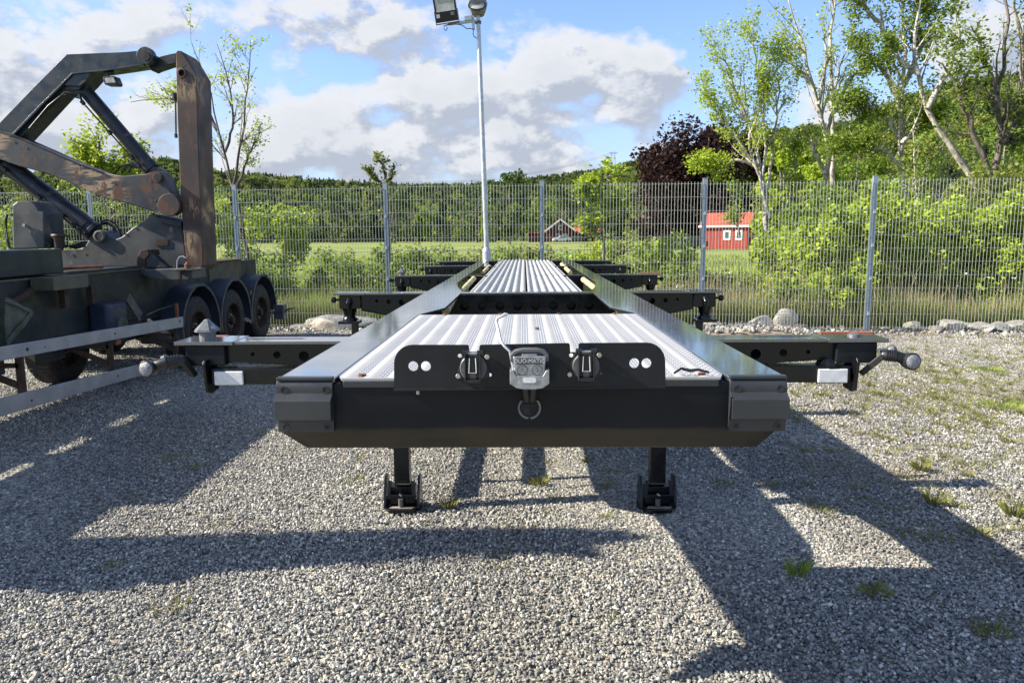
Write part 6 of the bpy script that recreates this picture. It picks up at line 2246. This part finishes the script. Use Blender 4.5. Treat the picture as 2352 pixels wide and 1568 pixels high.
for (x, z) in ((0, 3.5), (-.6, 1.4), (1.2, 1.4)):
    w_ = obj('window', hbox(x - .55, x + .55, -.12, -.02, z - .55, z + .55), 'trim', t_)
    obj('pane', hbox(x - .38, x + .38, -.16, -.125, z - .38, z + .38), 'pane', w_)
obj('window', hbox(4.5, 9.5, 1.8, 1.95, 2.0, 2.25), 'trim', t_)


def car(label, x, Y, mat, rot):
    p = pt(x, 548, Y)
    t_ = thing('parked_car', label, 'car', (p.x, Y, 0), 'cars parked by the farmhouse')
    prf = [(-2.2, .3), (-2.2, .75), (-1.9, .95), (-1.1, 1.02), (-.5, 1.45), (1.0, 1.47), (1.7, 1.05), (2.2, .9), (2.25, .35)]
    b_ = obj('body', MB().plate_y([prf], -.85, .85), mat, None, bevel=.08)
    gl_ = obj('windows', MB().plate_y([[(-.95, 1.03), (-.45, 1.38), (.95, 1.40), (1.5, 1.05)]], -.87, .87), 'pane')
    ch = [b_, gl_]
    for wx in (-1.4, 1.4):
        for s_ in (-1, 1):
            ch.append(obj('wheel', MB().cyl((wx, s_ * .8, .32), (0, 1, 0), .32, .2, 16), 'rubber'))
    for c in ch:
        c.parent = t_
        c.location = (0, 0, 0)
    t_.rotation_euler.z = rot
    return t_


car('white car parked in front of the farmhouse gable', 1290, 183, 'carw', .1)
car('dark car parked before the lower wing of the farmhouse', 1322, 184, 'card', -.1)
car('dark vehicle parked directly left of the red shed', 1580, 89, 'card', .3)

# pylon on the ridge with its wires
pb_ = pt(1408, 372, 640)
py = thing('power_pylon', 'twin-legged power pylon on the wooded ridge', 'pylon', (pb_.x, 640, pb_.z))
pz = pt(1408, 347, 640).z
bz = pb_.z - 8
for s_ in (-1, 1):
    m_ = MB()
    m_.bar((pb_.x + s_ * 1.9, 640, bz), (pb_.x + s_ * 1.4, 640, pz), .35, .35)
    obj('leg', m_, 'galv', py)
m_ = MB().bar((pb_.x - 3.6, 640, pz - 1.6), (pb_.x + 3.6, 640, pz - 1.6), .3, .5)
obj('crossarm', m_, 'galv', py)
m_ = MB()
for i in range(4):
    z_ = bz + 8 + i * 2
    m_.bar((pb_.x - 1.8, 640, z_), (pb_.x + 1.8, 640, z_ + 2), .12, .12).bar((pb_.x + 1.8, 640, z_), (pb_.x - 1.8, 640, z_ + 2), .12, .12)
obj('lattice', m_, 'galv', py)
for k2, off in enumerate((-3.2, 0, 3.2)):
    p0 = Vector((pb_.x + off, 640, pz - 1.9))
    p1 = pt(900, 418 + 3 * k2, 520)
    path = []
    for i in range(25):
        u = i / 24
        q = p0.lerp(p1, u)
        q.z -= 9 * math.sin(math.pi * u) * .8
        path.append(q)
    tag(obj('power_line', MB().tube(path, .05, 4), 'castdark'), ['left', 'middle', 'right'][k2] + 'most of the thin power lines sagging left from the ridge pylon' if k2 != 1 else 'middle one of the thin power lines sagging left from the ridge pylon', 'cable', 'power lines from the pylon')
